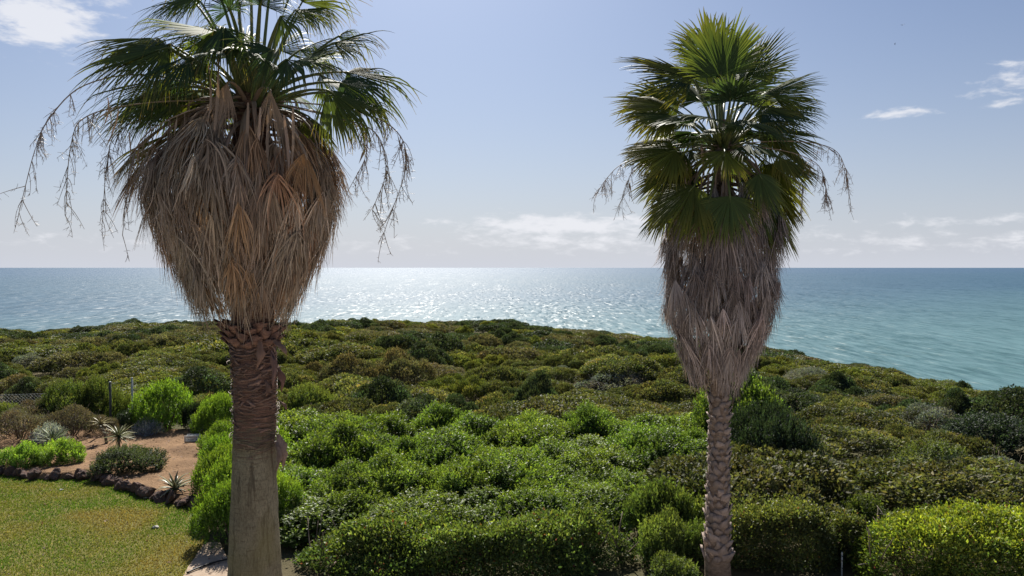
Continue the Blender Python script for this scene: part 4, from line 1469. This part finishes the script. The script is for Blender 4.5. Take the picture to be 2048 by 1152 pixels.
# living crown
G, Y, B = GREEN, YGREEN, BLUEG
for (h, t, c, roll, dr) in [
        ((308, 83, -.3), (140, 98, -.5), Y, .5, .5), ((335, 95, -.6), (128, 150, -.8), G, .6, .6), ((430, 62, -.7), (245, 20, -.9), G, .5, .8), ((448, 55, -1.0), (425, 150, -1.5), B, 0., 1.3),
        ((375, 112, -.9), (235, 165, -1.3), B, .3, 1.5), ((330, 180, .2), (148, 222, .3), Y, .6, .5), ((330, 197, -.2), (165, 258, -.4), G, .6, .6), ((370, 262, .2), (205, 340, .2), BROWNG, .5, .7),
        ((420, 200, .6), (345, 300, 1.0), Y, 0., .6), ((405, 255, .5), (290, 340, .7), BROWNG, .4, .8), ((350, 150, .6), (215, 215, 1.0), G, .4, .8),
        ((562, 33, -.7), (655, 15, -1.2), G, -.5, 1.0), ((668, 86, -.2), (782, 42, -.2), Y, -.7, 1.0), ((573, 119, -.95), (655, 128, -1.5), B, -.3, .9), ((545, 100, -1.0), (470, 130, -1.6), B, .4, 1.0),
        ((680, 165, -.3), (805, 205, -.4), B, -.6, 1.2), ((655, 180, -.5), (790, 250, -.7), G, -.7, 1.2), ((618, 233, .1), (690, 305, .1), Y, -.6, .9), ((600, 240, .6), (655, 320, .8), Y, -.2, .9),
        ((640, 150, .6), (740, 185, 1.0), G, -.4, 1.0), ((600, 100, .5), (690, 60, .9), G, -.3, 1.0),
        ((395, -5, .2), (260, 8, .2), G, .5, .8), ((468, -60, -.3), (420, -190, -.5), G, 0., .5), ((500, -75, -.4), (505, -220, -.5), G, 0., .5), ((545, -60, -.1), (590, -200, -.1), G, 0., .6), ((590, -30, .2), (690, -120, .3), G, -.5, .8),
        ((430, -30, .4), (340, -120, .6), G, .4, .8), ((605, 20, .3), (700, 5, .4), G, -.5, 1.2), ((460, 20, -.8), (400, -60, -1.4), B, 0., 1.2), ((520, 10, -.9), (560, -70, -1.6), B, 0., 1.2),
        ((445, 90, .9), (390, 20, 1.7), G, 0., .7), ((555, 100, .9), (610, 40, 1.7), G, 0., .7), ((490, 90, 1.1), (480, 0, 2.0), G, 0., .7), ((440, 170, .9), (380, 190, 1.8), B, 0., .9), ((570, 180, .9), (630, 200, 1.7), B, 0., .9)]:
    for rpt in range(2 if abs(h[0] - 503) > 100 or A.r.uniform() < .3 else 1):
        j = A.r.normal(0, 14, 4) if rpt else np.zeros(4)
        dd_ = float(A.r.uniform(.15, .45)) * (1, 1, -1)[rpt] if rpt else 0.0
        hh, tt_ = (h[0] + j[0], h[1] + j[1], h[2] + dd_), (t[0] + j[0] + 2 * j[2], t[1] + j[1] + 2 * j[3], t[2] + dd_)
        A.frond(*hh, *tt_, cols=c if not rpt else (G, Y, B)[int(A.r.integers(3))], roll=roll + float(A.r.normal(0, .25)), droop=dr * 1.5, fold=float(A.r.uniform(.3, .75)), spread=float(A.r.uniform(1.2, 1.7)), tf=float(A.r.uniform(.4, .53)), tipdry=.14, ragged=.3, broken=.2, nseg=50, stretch=1.0)
#
A.stalk([(480, 195, -.1), (300, 150, -.3), (170, 170, -.4), (100, 235, -.4), (70, 300, -.4), (38, 425, -.4)], seed=1, twigs=22)
A.stalk([(480, 200, -.1), (300, 205, -.5), (175, 232, -.6), (142, 290, -.6), (130, 430, -.6)], seed=2, twigs=22)
A.stalk([(520, 200, -.1), (680, 215, -.3), (785, 255, -.3), (812, 330, -.3), (768, 465, -.3)], seed=3, twigs=26)
A.stalk([(520, 200, -.1), (670, 235, -.5), (750, 265, -.6), (772, 340, -.6), (745, 420, -.6)], seed=4, twigs=22)
A.stalk([(520, 200, 0), (660, 230, .2), (725, 260, .2), (732, 310, .2), (700, 375, .2)], seed=5, twigs=20)
A.stalk([(480, 200, 0), (350, 215, .1), (240, 260, .1), (215, 320, .1), (205, 440, .1)], seed=6, twigs=22)
A.stalk([(490, 205, -.3), (400, 215, -.7), (300, 262, -.9), (262, 330, -.9), (245, 470, -.9)], seed=12, twigs=16)
for i, (x, y, ln) in enumerate([(432, 105, 1.3), (420, 130, .7), (212, 195, .6), (235, 215, .75), (300, 250, .7), (335, 235, .9), (365, 225, .8), (500, 205, 1.0), (520, 215, 1.1), (537, 215, .8), (262, 265, .5), (570, 230, .8), (590, 215, .9), (455, 220, 1.0)]):
    A.strip(x, y, -.9 if 380 < x < 600 else -.6, ln * (1 if x > 380 else .7), .020 if x > 380 else .010, 30 + i, lean=(float(ra.normal(0, .08)), 0))

# ---------------------------------------------------------------- slender palm
B_ = Palm('fan_palm', 1445, 285, 12.5, 'slender fan palm with criss cross trunk and greyish skirt beside the short hedge', 4)


def rowB(y, x0, x1):
    p = B_.L((x0 + x1) / 2, y)
    return (p[2], p[0], (x1 - x0) / 2 / B_.s)


rowsB = sorted([(-.1, -.07, .24), rowB(1152, 1410, 1462), rowB(1100, 1409, 1459), rowB(1000, 1414, 1457), rowB(900, 1418, 1457), rowB(780, 1421, 1457), rowB(600, 1423, 1460), rowB(400, 1425, 1462), rowB(280, 1430, 1462), rowB(240, 1438, 1456)])
B_.axz, B_.axx = [q[0] for q in rowsB], [q[1] for q in rowsB]
tB = trunk_mesh(B_, rowsB, 32, .008, 6).obj('trunk', MAT['trunk2'], B_.o, smooth=True)
rb = np.random.default_rng(9)
boot_me = []
for s in range(9):
    # split leaf base: a lozenge plate whose upper end stands off the trunk
    r_ = np.random.default_rng(90 + s)
    w, h = .098, .125
    out = np.array([(0, -h), (w * .62, -h * .42), (w, .05 * h), (w * .5, h * .55), (0.1 * w, h * r_.uniform(.85, 1.05)), (-w * .42, h * .6), (-w, .05 * h), (-w * .62, -h * .42)])
    out = out * r_.uniform(.78, 1.16, out.shape)
    yy = lambda x, z: .022 + .05 * (z / h) - 1.9 * x * x
    Fv = np.array([(x, yy(x, z), z) for x, z in out])
    c = np.array([(0, yy(0, 0) + .002, 0)])
    V = np.concatenate([Fv, Fv * (.97, 1, .97) - (0, .03, 0), c])
    n = len(out)
    f = []
    for i in range(n):
        j = (i + 1) % n
        f += [(2 * n, j, i), (i, j, n + j), (i, n + j, n + i)]
    mb = MB()
    mb.add(V, f, np.array((1, .97, .95)) * r_.uniform(.6, 1.15))
    boot_me.append(mb.mesh('leaf_base', MAT['boot']))
zB0, zB1 = B_.L(1436, 1112)[2], B_.L(1440, 770)[2]
rowsn = 27
for k in range(rowsn):
    z = zB0 + (zB1 - zB0) * k / (rowsn - 1)
    rd = float(np.interp(z, B_.axz, [q[2] for q in rowsB]))
    for m in range(7):
        if rb.uniform() < .1:
            continue
        ph = (m + .5 * (k % 2)) * 2 * math.pi / 7 + rb.normal(0, .05) + k * .03
        stick_on(boot_me[int(rb.integers(9))], 'leaf_base', tB, B_, z + rb.normal(0, .008), ph + rb.normal(0, .08), rd - .012, tilt=rb.normal(0, .14), roll=rb.normal(0, .3) + (.3 if (k + m) % 2 else -.3), sc=float(rd / .185 * rb.uniform(.72, 1.2)))
for i, (x, y, tx) in enumerate([(1456, 1098, .02), (1412, 1078, -.03), (1440, 1105, .02), (1425, 1100, -.03)]):
    mb = MB()
    v, f = plate(.09, .24, .02, 120 + i, .012)
    mb.add(v, f, (1.25, 1.1, .95))
    o = mb.obj('leaf_base', MAT['boot'], tB)
    p = B_.L(x, y, -.17 if i > 1 else -.1)
    o.location = tuple(p)
    o.rotation_euler = (0, tx * 8, [.9, -.9, .2, -.2][i])
profB = [(B_.L(1445, y)[2], r_) for y, r_ in [(320, .30), (350, .46), (385, .62), (430, .75), (480, .82), (540, .84), (600, .83), (640, .79), (690, .63), (740, .46), (785, .31)]]
B_.skirt(56, [(z_, .6 * r_) for z_, r_ in profB], B_.L(1445, 372)[2], B_.L(1445, 690)[2], GREYST, Lr=(.5, .8), spread=(.4, .7), flare=.05, petioles=False)
A.skirt(40, [(z_, .6 * r_) for z_, r_ in profA], A.L(500, 262)[2], A.L(500, 560)[2], STRAW, Lr=(.5, .8), spread=(.4, .7), flare=.05, petioles=False)
B_.skirt(240, profB, B_.L(1445, 372)[2], B_.L(1445, 790)[2], GREYST, Lr=(.45, .8), spread=(.3, .7), flare=.17)
for (h, t, c, sp) in [((1395, 420, -.7), (1375, 530, -.85), STRAW[1], .6), ((1500, 430, -.7), (1520, 540, -.85), STRAW[1], .6), ((1440, 420, -.9), (1440, 530, -1.0), GREYST[1], .6), ((1350, 560, -.5), (1338, 660, -.6), GREYST[2], .7), ((1480, 600, -.85), (1485, 700, -.85), GREYST[2], .6)]:
    B_.frond(*h, *t, cols=c, spread=sp, droop=.8, roll=0.0, **dead, arch=.3, pet=False)
for (h, t, c, roll, dr) in [
        ((1442, 150, -.35), (1438, 30, -.15), G, 0., .25), ((1492, 152, .1), (1548, 56, .15), G, -.2, .3), ((1385, 158, -.2), (1274, 116, -.3), Y, .7, .45), ((1402, 120, .5), (1372, 62, .8), G, 0., .4),
        ((1535, 190, -.1), (1632, 136, -.1), G, -.7, .5), ((1460, 203, -.85), (1460, 140, -1.5), B, 0., .6), ((1418, 235, -.8), (1350, 222, -1.5), B, .3, .8), ((1335, 212, .2), (1243, 203, .2), Y, .7, .6),
        ((1345, 232, -.4), (1246, 228, -.6), G, .7, .8), ((1342, 282, 0), (1243, 302, 0), Y, .7, .6), ((1352, 300, -.5), (1252, 322, -.8), Y, .6, .8), ((1348, 338, 0), (1272, 400, 0), Y, .5, .7),
        ((1560, 216, .1), (1652, 212, .1), G, -.7, .7), ((1525, 228, -.6), (1635, 240, -.9), B, -.6, .7), ((1560, 266, 0), (1658, 274, 0), Y, -.7, .6), ((1560, 304, -.2), (1642, 352, -.3), Y, -.6, .9),
        ((1450, 302, -.85), (1445, 352, -1.35), Y, 0., .9), ((1518, 348, -.65), (1572, 435, -.85), G, -.2, .6), ((1388, 372, -.7), (1305, 465, -.9), YGREEN, .2, .5), ((1460, 392, -.95), (1465, 492, -1.1), G, 0., .4),
        ((1548, 385, .1), (1595, 460, .1), Y, -.4, .7), ((1530, 420, -.5), (1562, 505, -.6), G, -.2, .5), ((1420, 395, -.85), (1395, 490, -1.0), G, .1, .5), ((1340, 400, -.1), (1300, 480, -.1), Y, .4, .6),
        ((1400, 200, .9), (1345, 150, 1.5), G, 0., .5), ((1495, 200, .9), (1550, 165, 1.5), G, 0., .5), ((1442, 180, 1.0), (1440, 80, 1.6), G, 0., .4), ((1370, 330, .8), (1310, 400, 1.2), G, 0., .7), ((1530, 330, .8), (1590, 400, 1.2), G, 0., .7),
        ((1480, 240, -.8), (1550, 250, -1.5), B, -.2, .9), ((1500, 260, .9), (1570, 270, 1.6), B, 0., .7), ((1390, 265, .9), (1320, 280, 1.6), B, 0., .7), ((1445, 400, .9), (1445, 490, 1.1), G, 0., .5)]:
    for rpt in range(2 if h[2] > -.7 else 1):
        j = B_.r.normal(0, 10, 4) if rpt else np.zeros(4)
        dd_ = float(B_.r.uniform(.15, .45)) if rpt else 0.0
        hh, tt_ = (h[0] + j[0], h[1] + j[1], h[2] + dd_), (t[0] + j[0] + 2 * j[2], t[1] + j[1] + 2 * j[3], t[2] + dd_)
        B_.frond(*hh, *tt_, cols=c if not rpt else (G, Y, B)[int(B_.r.integers(3))], roll=roll + float(B_.r.normal(0, .2)), droop=dr, fold=float(B_.r.uniform(.15, .4)), spread=float(B_.r.uniform(1.3, 1.7)), tf=float(B_.r.uniform(.55, .66)), tipdry=.07, ragged=.12, broken=.05, nseg=46, pw=.02, stretch=1.06)


def fill_crown(palm, n, seed, cx, cy, elmax, elmin, pl, bl, pw):
    r = np.random.default_rng(seed)
    for i in range(n):
        az_ = i * 2.39996 + r.normal(0, .2)
        el_ = elmax + (elmin - elmax) * (i + .5) / n + r.normal(0, .1)
        d = np.array((math.cos(az_) * math.cos(el_), math.sin(az_) * math.cos(el_), math.sin(el_)))
        p = r.uniform(*pl)
        h = palm.top + d * p
        d2 = nrm(d - ZUP * r.uniform(.25, .6))
        t = h + d2 * r.uniform(*bl)
        toP = lambda q: (palm.base + q)
        hw, tw = toP(h), toP(t)
        # back to picture columns only to reuse the same builder
        def px_(w):
            cp, sp_ = math.cos(PITCH), math.sin(PITCH)
            v = w - np.array((0, 0, H))
            f_ = v[1] * cp - v[2] * sp_
            return 1024 + F * v[0] / f_, 576 - F * (v[1] * sp_ + v[2] * cp) / f_
        hx, hy = px_(hw)
        tx, ty = px_(tw)
        palm.frond(hx, hy, hw[1] - palm.dep, tx, ty, tw[1] - palm.dep, cols=(G, Y, B, G)[i % 4], roll=float(r.normal(0, .3)), droop=.7, fold=.3, spread=1.45, tf=.55, tipdry=.08, ragged=.15, broken=.06, nseg=44, pw=pw)


fill_crown(B_, 15, 71, 1445, 285, .9, -.6, (.62, .9), (.6, .8), .019)
fill_crown(A, 5, 72, 503, 200, .7, .0, (.7, 1.05), (.7, .9), .023)
B_.stalk([(1450, 290, -.1), (1570, 282, -.3), (1660, 295, -.4), (1690, 335, -.4), (1698, 395, -.4)], seed=7, twigs=16, rad=.009)
B_.stalk([(1450, 290, -.1), (1560, 300, -.5), (1630, 325, -.6), (1650, 365, -.6), (1655, 415, -.6)], seed=8, twigs=16, rad=.009)
B_.stalk([(1440, 290, -.1), (1330, 300, -.3), (1250, 325, -.4), (1215, 355, -.4), (1195, 385, -.4)], seed=9, twigs=16, rad=.009)
B_.stalk([(1440, 290, -.1), (1340, 310, .2), (1270, 340, .2), (1252, 375, .2), (1240, 410, .2)], seed=10, twigs=12, rad=.009)
B_.stalk([(1450, 290, 0), (1540, 310, .3), (1595, 345, .3), (1605, 385, .3), (1600, 430, .3)], seed=11, twigs=12, rad=.009)
for i, (x, y, ln) in enumerate([(1432, 330, .8), (1447, 335, .9), (1420, 345, .7), (1460, 330, .7), (1405, 290, .6), (1370, 320, .5), (1490, 340, .6)]):
    B_.strip(x, y, -.5, ln, .022, 60 + i, colr=(0.21, 0.165, 0.14))

# ------------------------------------------------------------------ edging rocks
rock_me = []
for s in range(7):
    r = np.random.default_rng(200 + s)
    import bmesh
    bm = bmesh.new()
    bmesh.ops.create_icosphere(bm, subdivisions=3, radius=1.0)
    dirs = nrm(r.normal(0, 1, (9, 3)))
    cut = r.uniform(.42, .9, 9)
    for v in bm.verts:
        p = np.array(v.co)
        for d_, c_ in zip(dirs, cut):
            k = float(p @ d_)
            if k > c_:
                p = p - d_ * (k - c_) * .85
        q = p + .10 * float(vnoise(p[0] * 3 + s, p[1] * 3 + p[2] * 2, 1, 31)) * nrm(p) + .06 * float(vnoise(p[0] * 8, p[2] * 8 + p[1] * 5, 1, 32)) * nrm(p)
        v.co = q
    me = bpy.data.meshes.new('rock')
    bm.to_mesh(me)
    bm.free()
    me.materials.append(MAT['rock'])
    rock_me.append(me)
seglen = np.concatenate([[0], np.cumsum(np.linalg.norm(np.diff(rock_line[:, :2], axis=0), axis=1))])
q = 0.0
rr_ = np.random.default_rng(12)
nrock = 0
while q < seglen[-1]:
    w = rr_.uniform(.2, .46)
    x, y = np.interp(q, seglen, rock_line[:, 0]), np.interp(q, seglen, rock_line[:, 1])
    o = bpy.data.objects.new('edging_rock', rock_me[nrock % 7])
    col.objects.link(o)
    hgt = rr_.uniform(.18, .42)
    o.location = (x + rr_.normal(0, .03), y + .08 + rr_.normal(0, .03), hgt * .33)
    o.scale = (w * .52, w * .42, hgt * .43)
    o.rotation_euler = (rr_.normal(0, .4), rr_.normal(0, .4), rr_.uniform(0, 6.28))
    tag(o, 'dark reddish lava rock in the row edging the garden bed', 'rock', 'lava rocks edging the bed')
    q += w * .82
    nrock += 1
for i, (x, y, s, lab) in enumerate([(293, 997, .07, 'small white stone at the foot of the rock edging'), (310, 1057, .075, 'small pale stone lying alone on the open lawn'), (123, 981, .05, 'tiny pale pebble on the lawn below the lime green mound')]):
    p = on_plane(x, y)
    o = bpy.data.objects.new('stone', rock_me[i].copy())
    o.data.materials.clear()
    o.data.materials.append(MAT['stone'])
    col.objects.link(o)
    o.location = (p[0], p[1], s * .35)
    o.scale = (s, s * .8, s * .55)
    tag(o, lab, 'stone')


def litter():
    n = 2600
    x, y = rng.uniform(-16, -4, n), rng.uniform(12.5, 24.5, n)
    inb = in_poly(x, y, bed_poly)
    inl = in_poly(x, y, lawn_poly) & (rng.uniform(0, 1, n) < .12)
    inp = in_poly(x, y, path_poly)
    k = inb | inl | inp
    z = np.where(inb, .165, .02)[k]
    P = np.stack([x[k], y[k], z], -1)
    m = len(P)
    D = np.stack([rng.normal(0, 1, m), rng.normal(0, 1, m), rng.normal(0, .15, m)], -1)
    mb = MB()
    leaves(mb, P, D, ZUP + rng.normal(0, .3, (m, 3)), rng.uniform(.03, .1, m), .4, jitter_col((.16, .10, .05), m, rng, .4))
    tag(mb.obj('leaf_litter', MAT['straw']), 'scattered dry brown leaves on the bare earth and lawn edge', 'leaf litter', kind='stuff')


litter()


# ------------------------------------------------------------------ yuccas and aloe
def sword_leaf(w, ln, bend, base, tip, seed, K=7, gut=.35):
    t = np.linspace(0, 1, K)
    P = np.stack([0 * t, ln * t * np.cos(bend * t), -ln * t * np.sin(bend * t) * .6], -1)
    ww = w * (.7 + 1.2 * t * (1 - t)) * (1 - t ** 3) + .001
    V = np.stack([P + np.stack([-ww, 0 * t, ww * gut], -1), P, P + np.stack([ww, 0 * t, ww * gut], -1), P - np.stack([0 * t, 0 * t, ww * .3 + .002], -1)], 1).reshape(-1, 3)
    f = []
    for k in range(K - 1):
        b = k * 4
        for a_, b_ in ((0, 1), (1, 2), (2, 3), (3, 0)):
            f += [(b + a_, b + b_, b + 4 + b_), (b + a_, b + 4 + b_, b + 4 + a_)]
    base, tip = np.array(base), np.array(tip)
    c = base + (tip - base) * t[:, None]
    mb = MB()
    mb.add(V, f, np.repeat(c, 4, 0))
    return mb.mesh('leaf', MAT['succulent'])


def rosette(name, loc, label, n, ln, w, base, tip, seed, stem=None, emin=-.5, emax=1.35, bend=.25):
    r = np.random.default_rng(seed)
    o = empty(name, loc, label, 'plant')
    top = np.array((0, 0, .05))
    if stem is not None:
        top = np.array(stem, float)
        mb = MB()
        v, f = tube(bez((0, 0, -.05), (top[0] * .2, top[1] * .2, top[2] * .6), top, 7), np.linspace(.045, .035, 7), 8)
        mb.add(v, f)
        mb.obj('stem', MAT['twig'], o, smooth=True)
    ms = [sword_leaf(w, ln * q, bend * b_, base, tip, seed) for q, b_ in ((1, .6), (.9, 1.0), (1.05, 1.5))]
    for i in range(n):
        u = (i + .5) / n
        e = emax + (emin - emax) * u ** .85
        l = bpy.data.objects.new('leaf', ms[i % 3])
        col.objects.link(l)
        l.parent = o
        l.location = tuple(top + np.array((0, 0, .06 * (1 - u))))
        l.rotation_euler = (e + r.normal(0, .08), 0, i * 2.39996 + r.normal(0, .1))
        s = r.uniform(.8, 1.1) * (.75 + .35 * math.sin(math.pi * u))
        l.scale = (s, s, s)
    return o


def gp(x, y, z=0.13):
    p = on_plane(x, y, z)
    return (float(p[0]), float(p[1]), z)


YB, YT = (0.15, 0.17, 0.07), (0.24, 0.235, 0.10)
b1 = gp(238, 905)
rosette('yucca', b1, 'large spiky yucca with pale striped leaves rising behind the dark green mound', 60, .47, .018, YB, YT, 1, stem=(0, 0, .42))
b2 = gp(213, 884)
rosette('yucca', b2, 'small yellowish yucca on a thin leaning bare stem beside the dark fence post', 42, .32, .015, (0.2, 0.18, 0.07), (0.29, 0.25, 0.11), 2, stem=(-.17, 0, .50))
b3 = gp(106, 908)
rosette('yucca', b3, 'low green spiky yucca behind the lime green mounds', 44, .52, .019, (0.12, 0.165, 0.07), (0.2, 0.23, 0.11), 3, stem=(0, 0, .32), emin=-.05)
b4 = gp(349, 985)
rosette('aloe', b4, 'sprawling aloe with thick pointed leaves on the bare earth', 26, .5, .036, (0.13, 0.15, 0.075), (0.19, 0.17, 0.10), 4, emin=.05, emax=1.35, bend=.5)


# ------------------------------------------------------------------ posts, fence, box, dark tube, branches, birds
def post(name, x, y, d, zbase, label, mat, rad=.028):
    top = at(x, y, d)
    h = top[2] - zbase
    o = empty(name, (top[0], d, zbase), label, 'post')
    mb = MB()
    v, f = tube(np.array([(0, 0, -.15), (0, 0, h * .5), (0, 0, h)]), rad, 10)
    mb.add(v, f)
    mb.obj('pole', mat, o)
    cb = MB()
    v, f = tube(np.array([(0, 0, h), (0, 0, h + .012), (0, 0, h + .035)]), [rad * 1.25, rad * 1.25, rad * .5], 10)
    cb.add(v, f)
    cb.obj('cap', MAT['metal_pale'], o)
    rb_ = MB()
    for zz in (.35, .7, .92):
        v, f = tube(np.array([(-.01, -rad, h * zz), (0.0, -rad - .03, h * zz)]), .008, 6)
        rb_.add(v, f)
    rb_.obj('wire_clip', MAT['metal_dark'], o)
    return top


post('fence_post', 220, 765, 24.0, float(ground(-12.5, 24.0)), 'dark steel fence post standing behind the yuccas', MAT['metal_dark'], .035)
post('fence_post', 264, 757, 25.2, float(ground(-12.4, 25.2)), 'pale galvanised fence post right of the dark post', MAT['metal_pale'], .03)
post('fence_post', 2029, 986, 15.1, 0.0, 'grey fence post sticking up behind the lime topped hedge', MAT['metal_pale'], .04)
post('fence_post', 1684, 1108, 12.95, 0.0, 'thin grey stake at the corner of the short rounded hedge', MAT['metal_pale'], .013)


def wire_fence():
    d = 27.9
    p0, p1 = np.array((-21.0, d - .6)), np.array((-16.6, d + .1))
    L = np.linalg.norm(p1 - p0)
    u = np.array((*((p1 - p0) / L), 0))
    o = empty('wire_fence', (p0[0], p0[1], float(ground(p0[0], p0[1]))), 'sagging chain link wire fence in front of the sandy clearing', 'fence')
    hgt = 1.25
    mb = MB()
    st = .12
    n = int(L / st)
    for i in range(-int(hgt / st), n):
        for sgn in (1, -1):
            a = i * st if sgn == 1 else i * st + hgt
            b = a + sgn * hgt
            lo, hi = max(min(a, b), 0), min(max(a, b), L)
            if hi - lo < .05:
                continue
            za, zb = (lo - a) * sgn, (hi - a) * sgn
            v, f = tube(np.array([u * lo + ZUP * za, u * hi + ZUP * zb]), .003, 3, cap=False)
            mb.add(v, f)
    tag(mb.obj('wire_mesh', MAT['metal_pale'], o), kind='stuff')
    for q in (0, L * .5, L):
        m2 = MB()
        v, f = tube(np.array([u * q - ZUP * .2, u * q + ZUP * (hgt + .08)]), .022, 8)
        m2.add(v, f)
        m2.obj('post', MAT['metal_dark'], o)
    for zz in (.02, hgt):
        m3 = MB()
        v, f = tube(np.array([u * 0 + ZUP * zz, u * L * .5 + ZUP * (zz - .02), u * L + ZUP * zz]), .005, 5)
        m3.add(v, f)
        m3.obj('tension_wire', MAT['metal_pale'], o)


wire_fence()


def crate():
    p = gp(385, 882)
    o = empty('plastic_box', p, 'small weathered pale box lying under the dark bush at the back of the bare earth', 'box')
    w, d, h, t = .36, .24, .17, .015

    def panel(name, cx, cy, cz, sx, sy, sz):
        me = bpy.data.meshes.new(name)
        bm = bmesh.new()
        bmesh.ops.create_cube(bm, size=1.0)
        for v in bm.verts:
            v.co = Vector((cx + v.co.x * sx, cy + v.co.y * sy, cz + v.co.z * sz))
        bmesh.ops.bevel(bm, geom=bm.edges[:], offset=.004, segments=1, affect='EDGES')
        bm.to_mesh(me)
        bm.free()
        me.materials.append(MAT['box'])
        x = bpy.data.objects.new(name, me)
        col.objects.link(x)
        x.parent = o
    panel('base', 0, 0, .01, w - .04, d - .04, t)
    for s in (-1, 1):
        for zz in (.04, .09, .14):
            panel('slat', 0, s * d / 2, zz, w, t, .034)
            panel('slat', s * (w / 2 - t), 0, zz, t * .9, d - t * 1.2, .034)
        panel('corner_post', s * w / 2, -d / 2 - .004, .085, .03, .02, .17)
        panel('corner_post', s * w / 2, d / 2 + .004, .085, .03, .02, .17)
    panel('rim', 0, -d / 2 - .002, h, w + .02, .03, .02)
    panel('rim', 0, d / 2 + .002, h, w + .02, .03, .02)
    o.rotation_euler = (0, 0, .12)


crate()
P = polycurve([(*on_plane(374, 1149)[:2], .03), (*on_plane(395, 1140)[:2], .035), (*on_plane(432, 1128)[:2], .04), (*on_plane(470, 1122)[:2], .05), (*on_plane(510, 1125)[:2], .04)], 24)
mb = MB()
v, f = tube(P - P[0] * (1, 1, 0), .016, 8)
mb.add(v, f)
o = mb.obj('dark_line_tube', MAT['tube_black'], smooth=True, loc=(P[0][0], P[0][1], 0))  # thin black tube laid along a dark line across the path
tag(o, 'thin black tube running across the sandy path into the hedge', 'pipe')


def branch(pts, rad, label, twigs=3, seed=0):
    r = np.random.default_rng(seed)
    P = polycurve(pts, 18)
    b = P[0].copy()
    o = empty('dead_branch', tuple(b), label, 'branch')
    mb = MB()
    v, f = tube(P - b, np.linspace(rad, rad * .4, len(P)), 6)
    mb.add(v, f)
    mb.obj('limb', MAT['deadwood'], o, smooth=True)
    for i in range(twigs):
        k = int(len(P) * r.uniform(.4, .9))
        q = P[k] - b
        d = nrm(r.normal(0, 1, 3) + np.array((0, 0, .4)))
        t2 = MB()
        v, f = tube(bez(q, q + d * .12, q + d * .25 + np.array((0, 0, -.03)), 5), np.linspace(rad * .45, rad * .15, 5), 5)
        t2.add(v, f)
        t2.obj('twig', MAT['deadwood'], o, smooth=True)


g0 = lambda x, y, d: at(x, y, d)
branch([g0(1733, 1128, 13.0) * (1, 1, 0), g0(1736, 1095, 13.05), g0(1740, 1066, 13.1)], .018, 'pale bare stem standing upright in the gap between the hedges', 2, 1)
branch([g0(1757, 1118, 12.9) * (1, 1, 0), g0(1758, 1112, 12.9), g0(1766, 1090, 12.95), g0(1772, 1078, 13.0)], .018, 'pale bare stem leaning right in the gap between the hedges', 2, 2)
branch([on_plane(1738, 1150) + (0, 0, .03), g0(1750, 1122, 12.7), g0(1760, 1117, 12.75)], .03, 'broken pale log lying in the gap between the hedges', 1, 3)
branch([(*g0(1790, 1060, 14.2)[:2], 0.0), g0(1786, 1052, 14.2), g0(1776, 1034, 14.2), g0(1760, 1027, 14.2)], .02, 'arched pale dead branch above the end of the lime topped hedge', 2, 4)
branch([(*g0(1522, 1000, 16.0)[:2], 0.0), g0(1521, 985, 16.0), g0(1530, 990, 15.9), g0(1542, 977, 15.8)], .016, 'forked dead branch showing in the dark hollow right of the slender palm', 4, 5)
branch([(*g0(1815, 1030, 16.2)[:2], 0.0), g0(1812, 1010, 16.2), g0(1806, 998, 16.2), g0(1804, 988, 16.2)], .012, 'thin dry stem sticking out of the loose bush behind the hedge gap', 3, 6)


def bird(x, y, d, span, bank, yaw, label):
    p = at(x, y, d)
    o = empty('bird', tuple(p), label, 'bird', 'birds in the sky')
    t = np.linspace(-1, 1, 9)
    mb = MB()
    v, f = tube(np.stack([0 * t, t * span * .2, 0 * t], -1), span * .035 * np.array([.15, .5, .8, 1, 1, .9, .75, .55, .2]), 8)
    mb.add(v, f)
    mb.obj('body', MAT['feather'], o, smooth=True)
    for s in (-1, 1):
        K = 7
        q = np.linspace(0, 1, K)
        xs = s * q * span / 2
        zs = span * (.10 * np.sin(q * math.pi * .6) - .02 * q)
        ch = span * .085 * (1 - .75 * q ** 2)
        sw = -span * .10 * q ** 2 + span * .04 * np.sin(q * math.pi)
        top = np.stack([np.stack([xs, sw + ch, zs], -1), np.stack([xs, sw, zs + .012 * span], -1), np.stack([xs, sw - ch, zs], -1)], 1).reshape(-1, 3)
        V = np.concatenate([top, top - (0, 0, .008 * span)])
        b = np.arange(K - 1) * 3
        f = np.concatenate([np.stack([b + k, b + k + 1, b + k + 4], -1) for k in (0, 1)] + [np.stack([b + k, b + k + 4, b + k + 3], -1) for k in (0, 1)])
        f = np.concatenate([f, f[:, ::-1] + 3 * K])
        m2 = MB()
        m2.add(V, f)
        m2.obj('wing', MAT['feather'], o)
    o.rotation_euler = (0, bank, yaw)


bird(1805, 50, 70, .45, -.25, .15, 'small dark bird gliding with spread wings over the sea')
bird(1790, 88, 80, .35, .5, 1.2, 'tiny dark bird with wings folded in the sky over the sea')
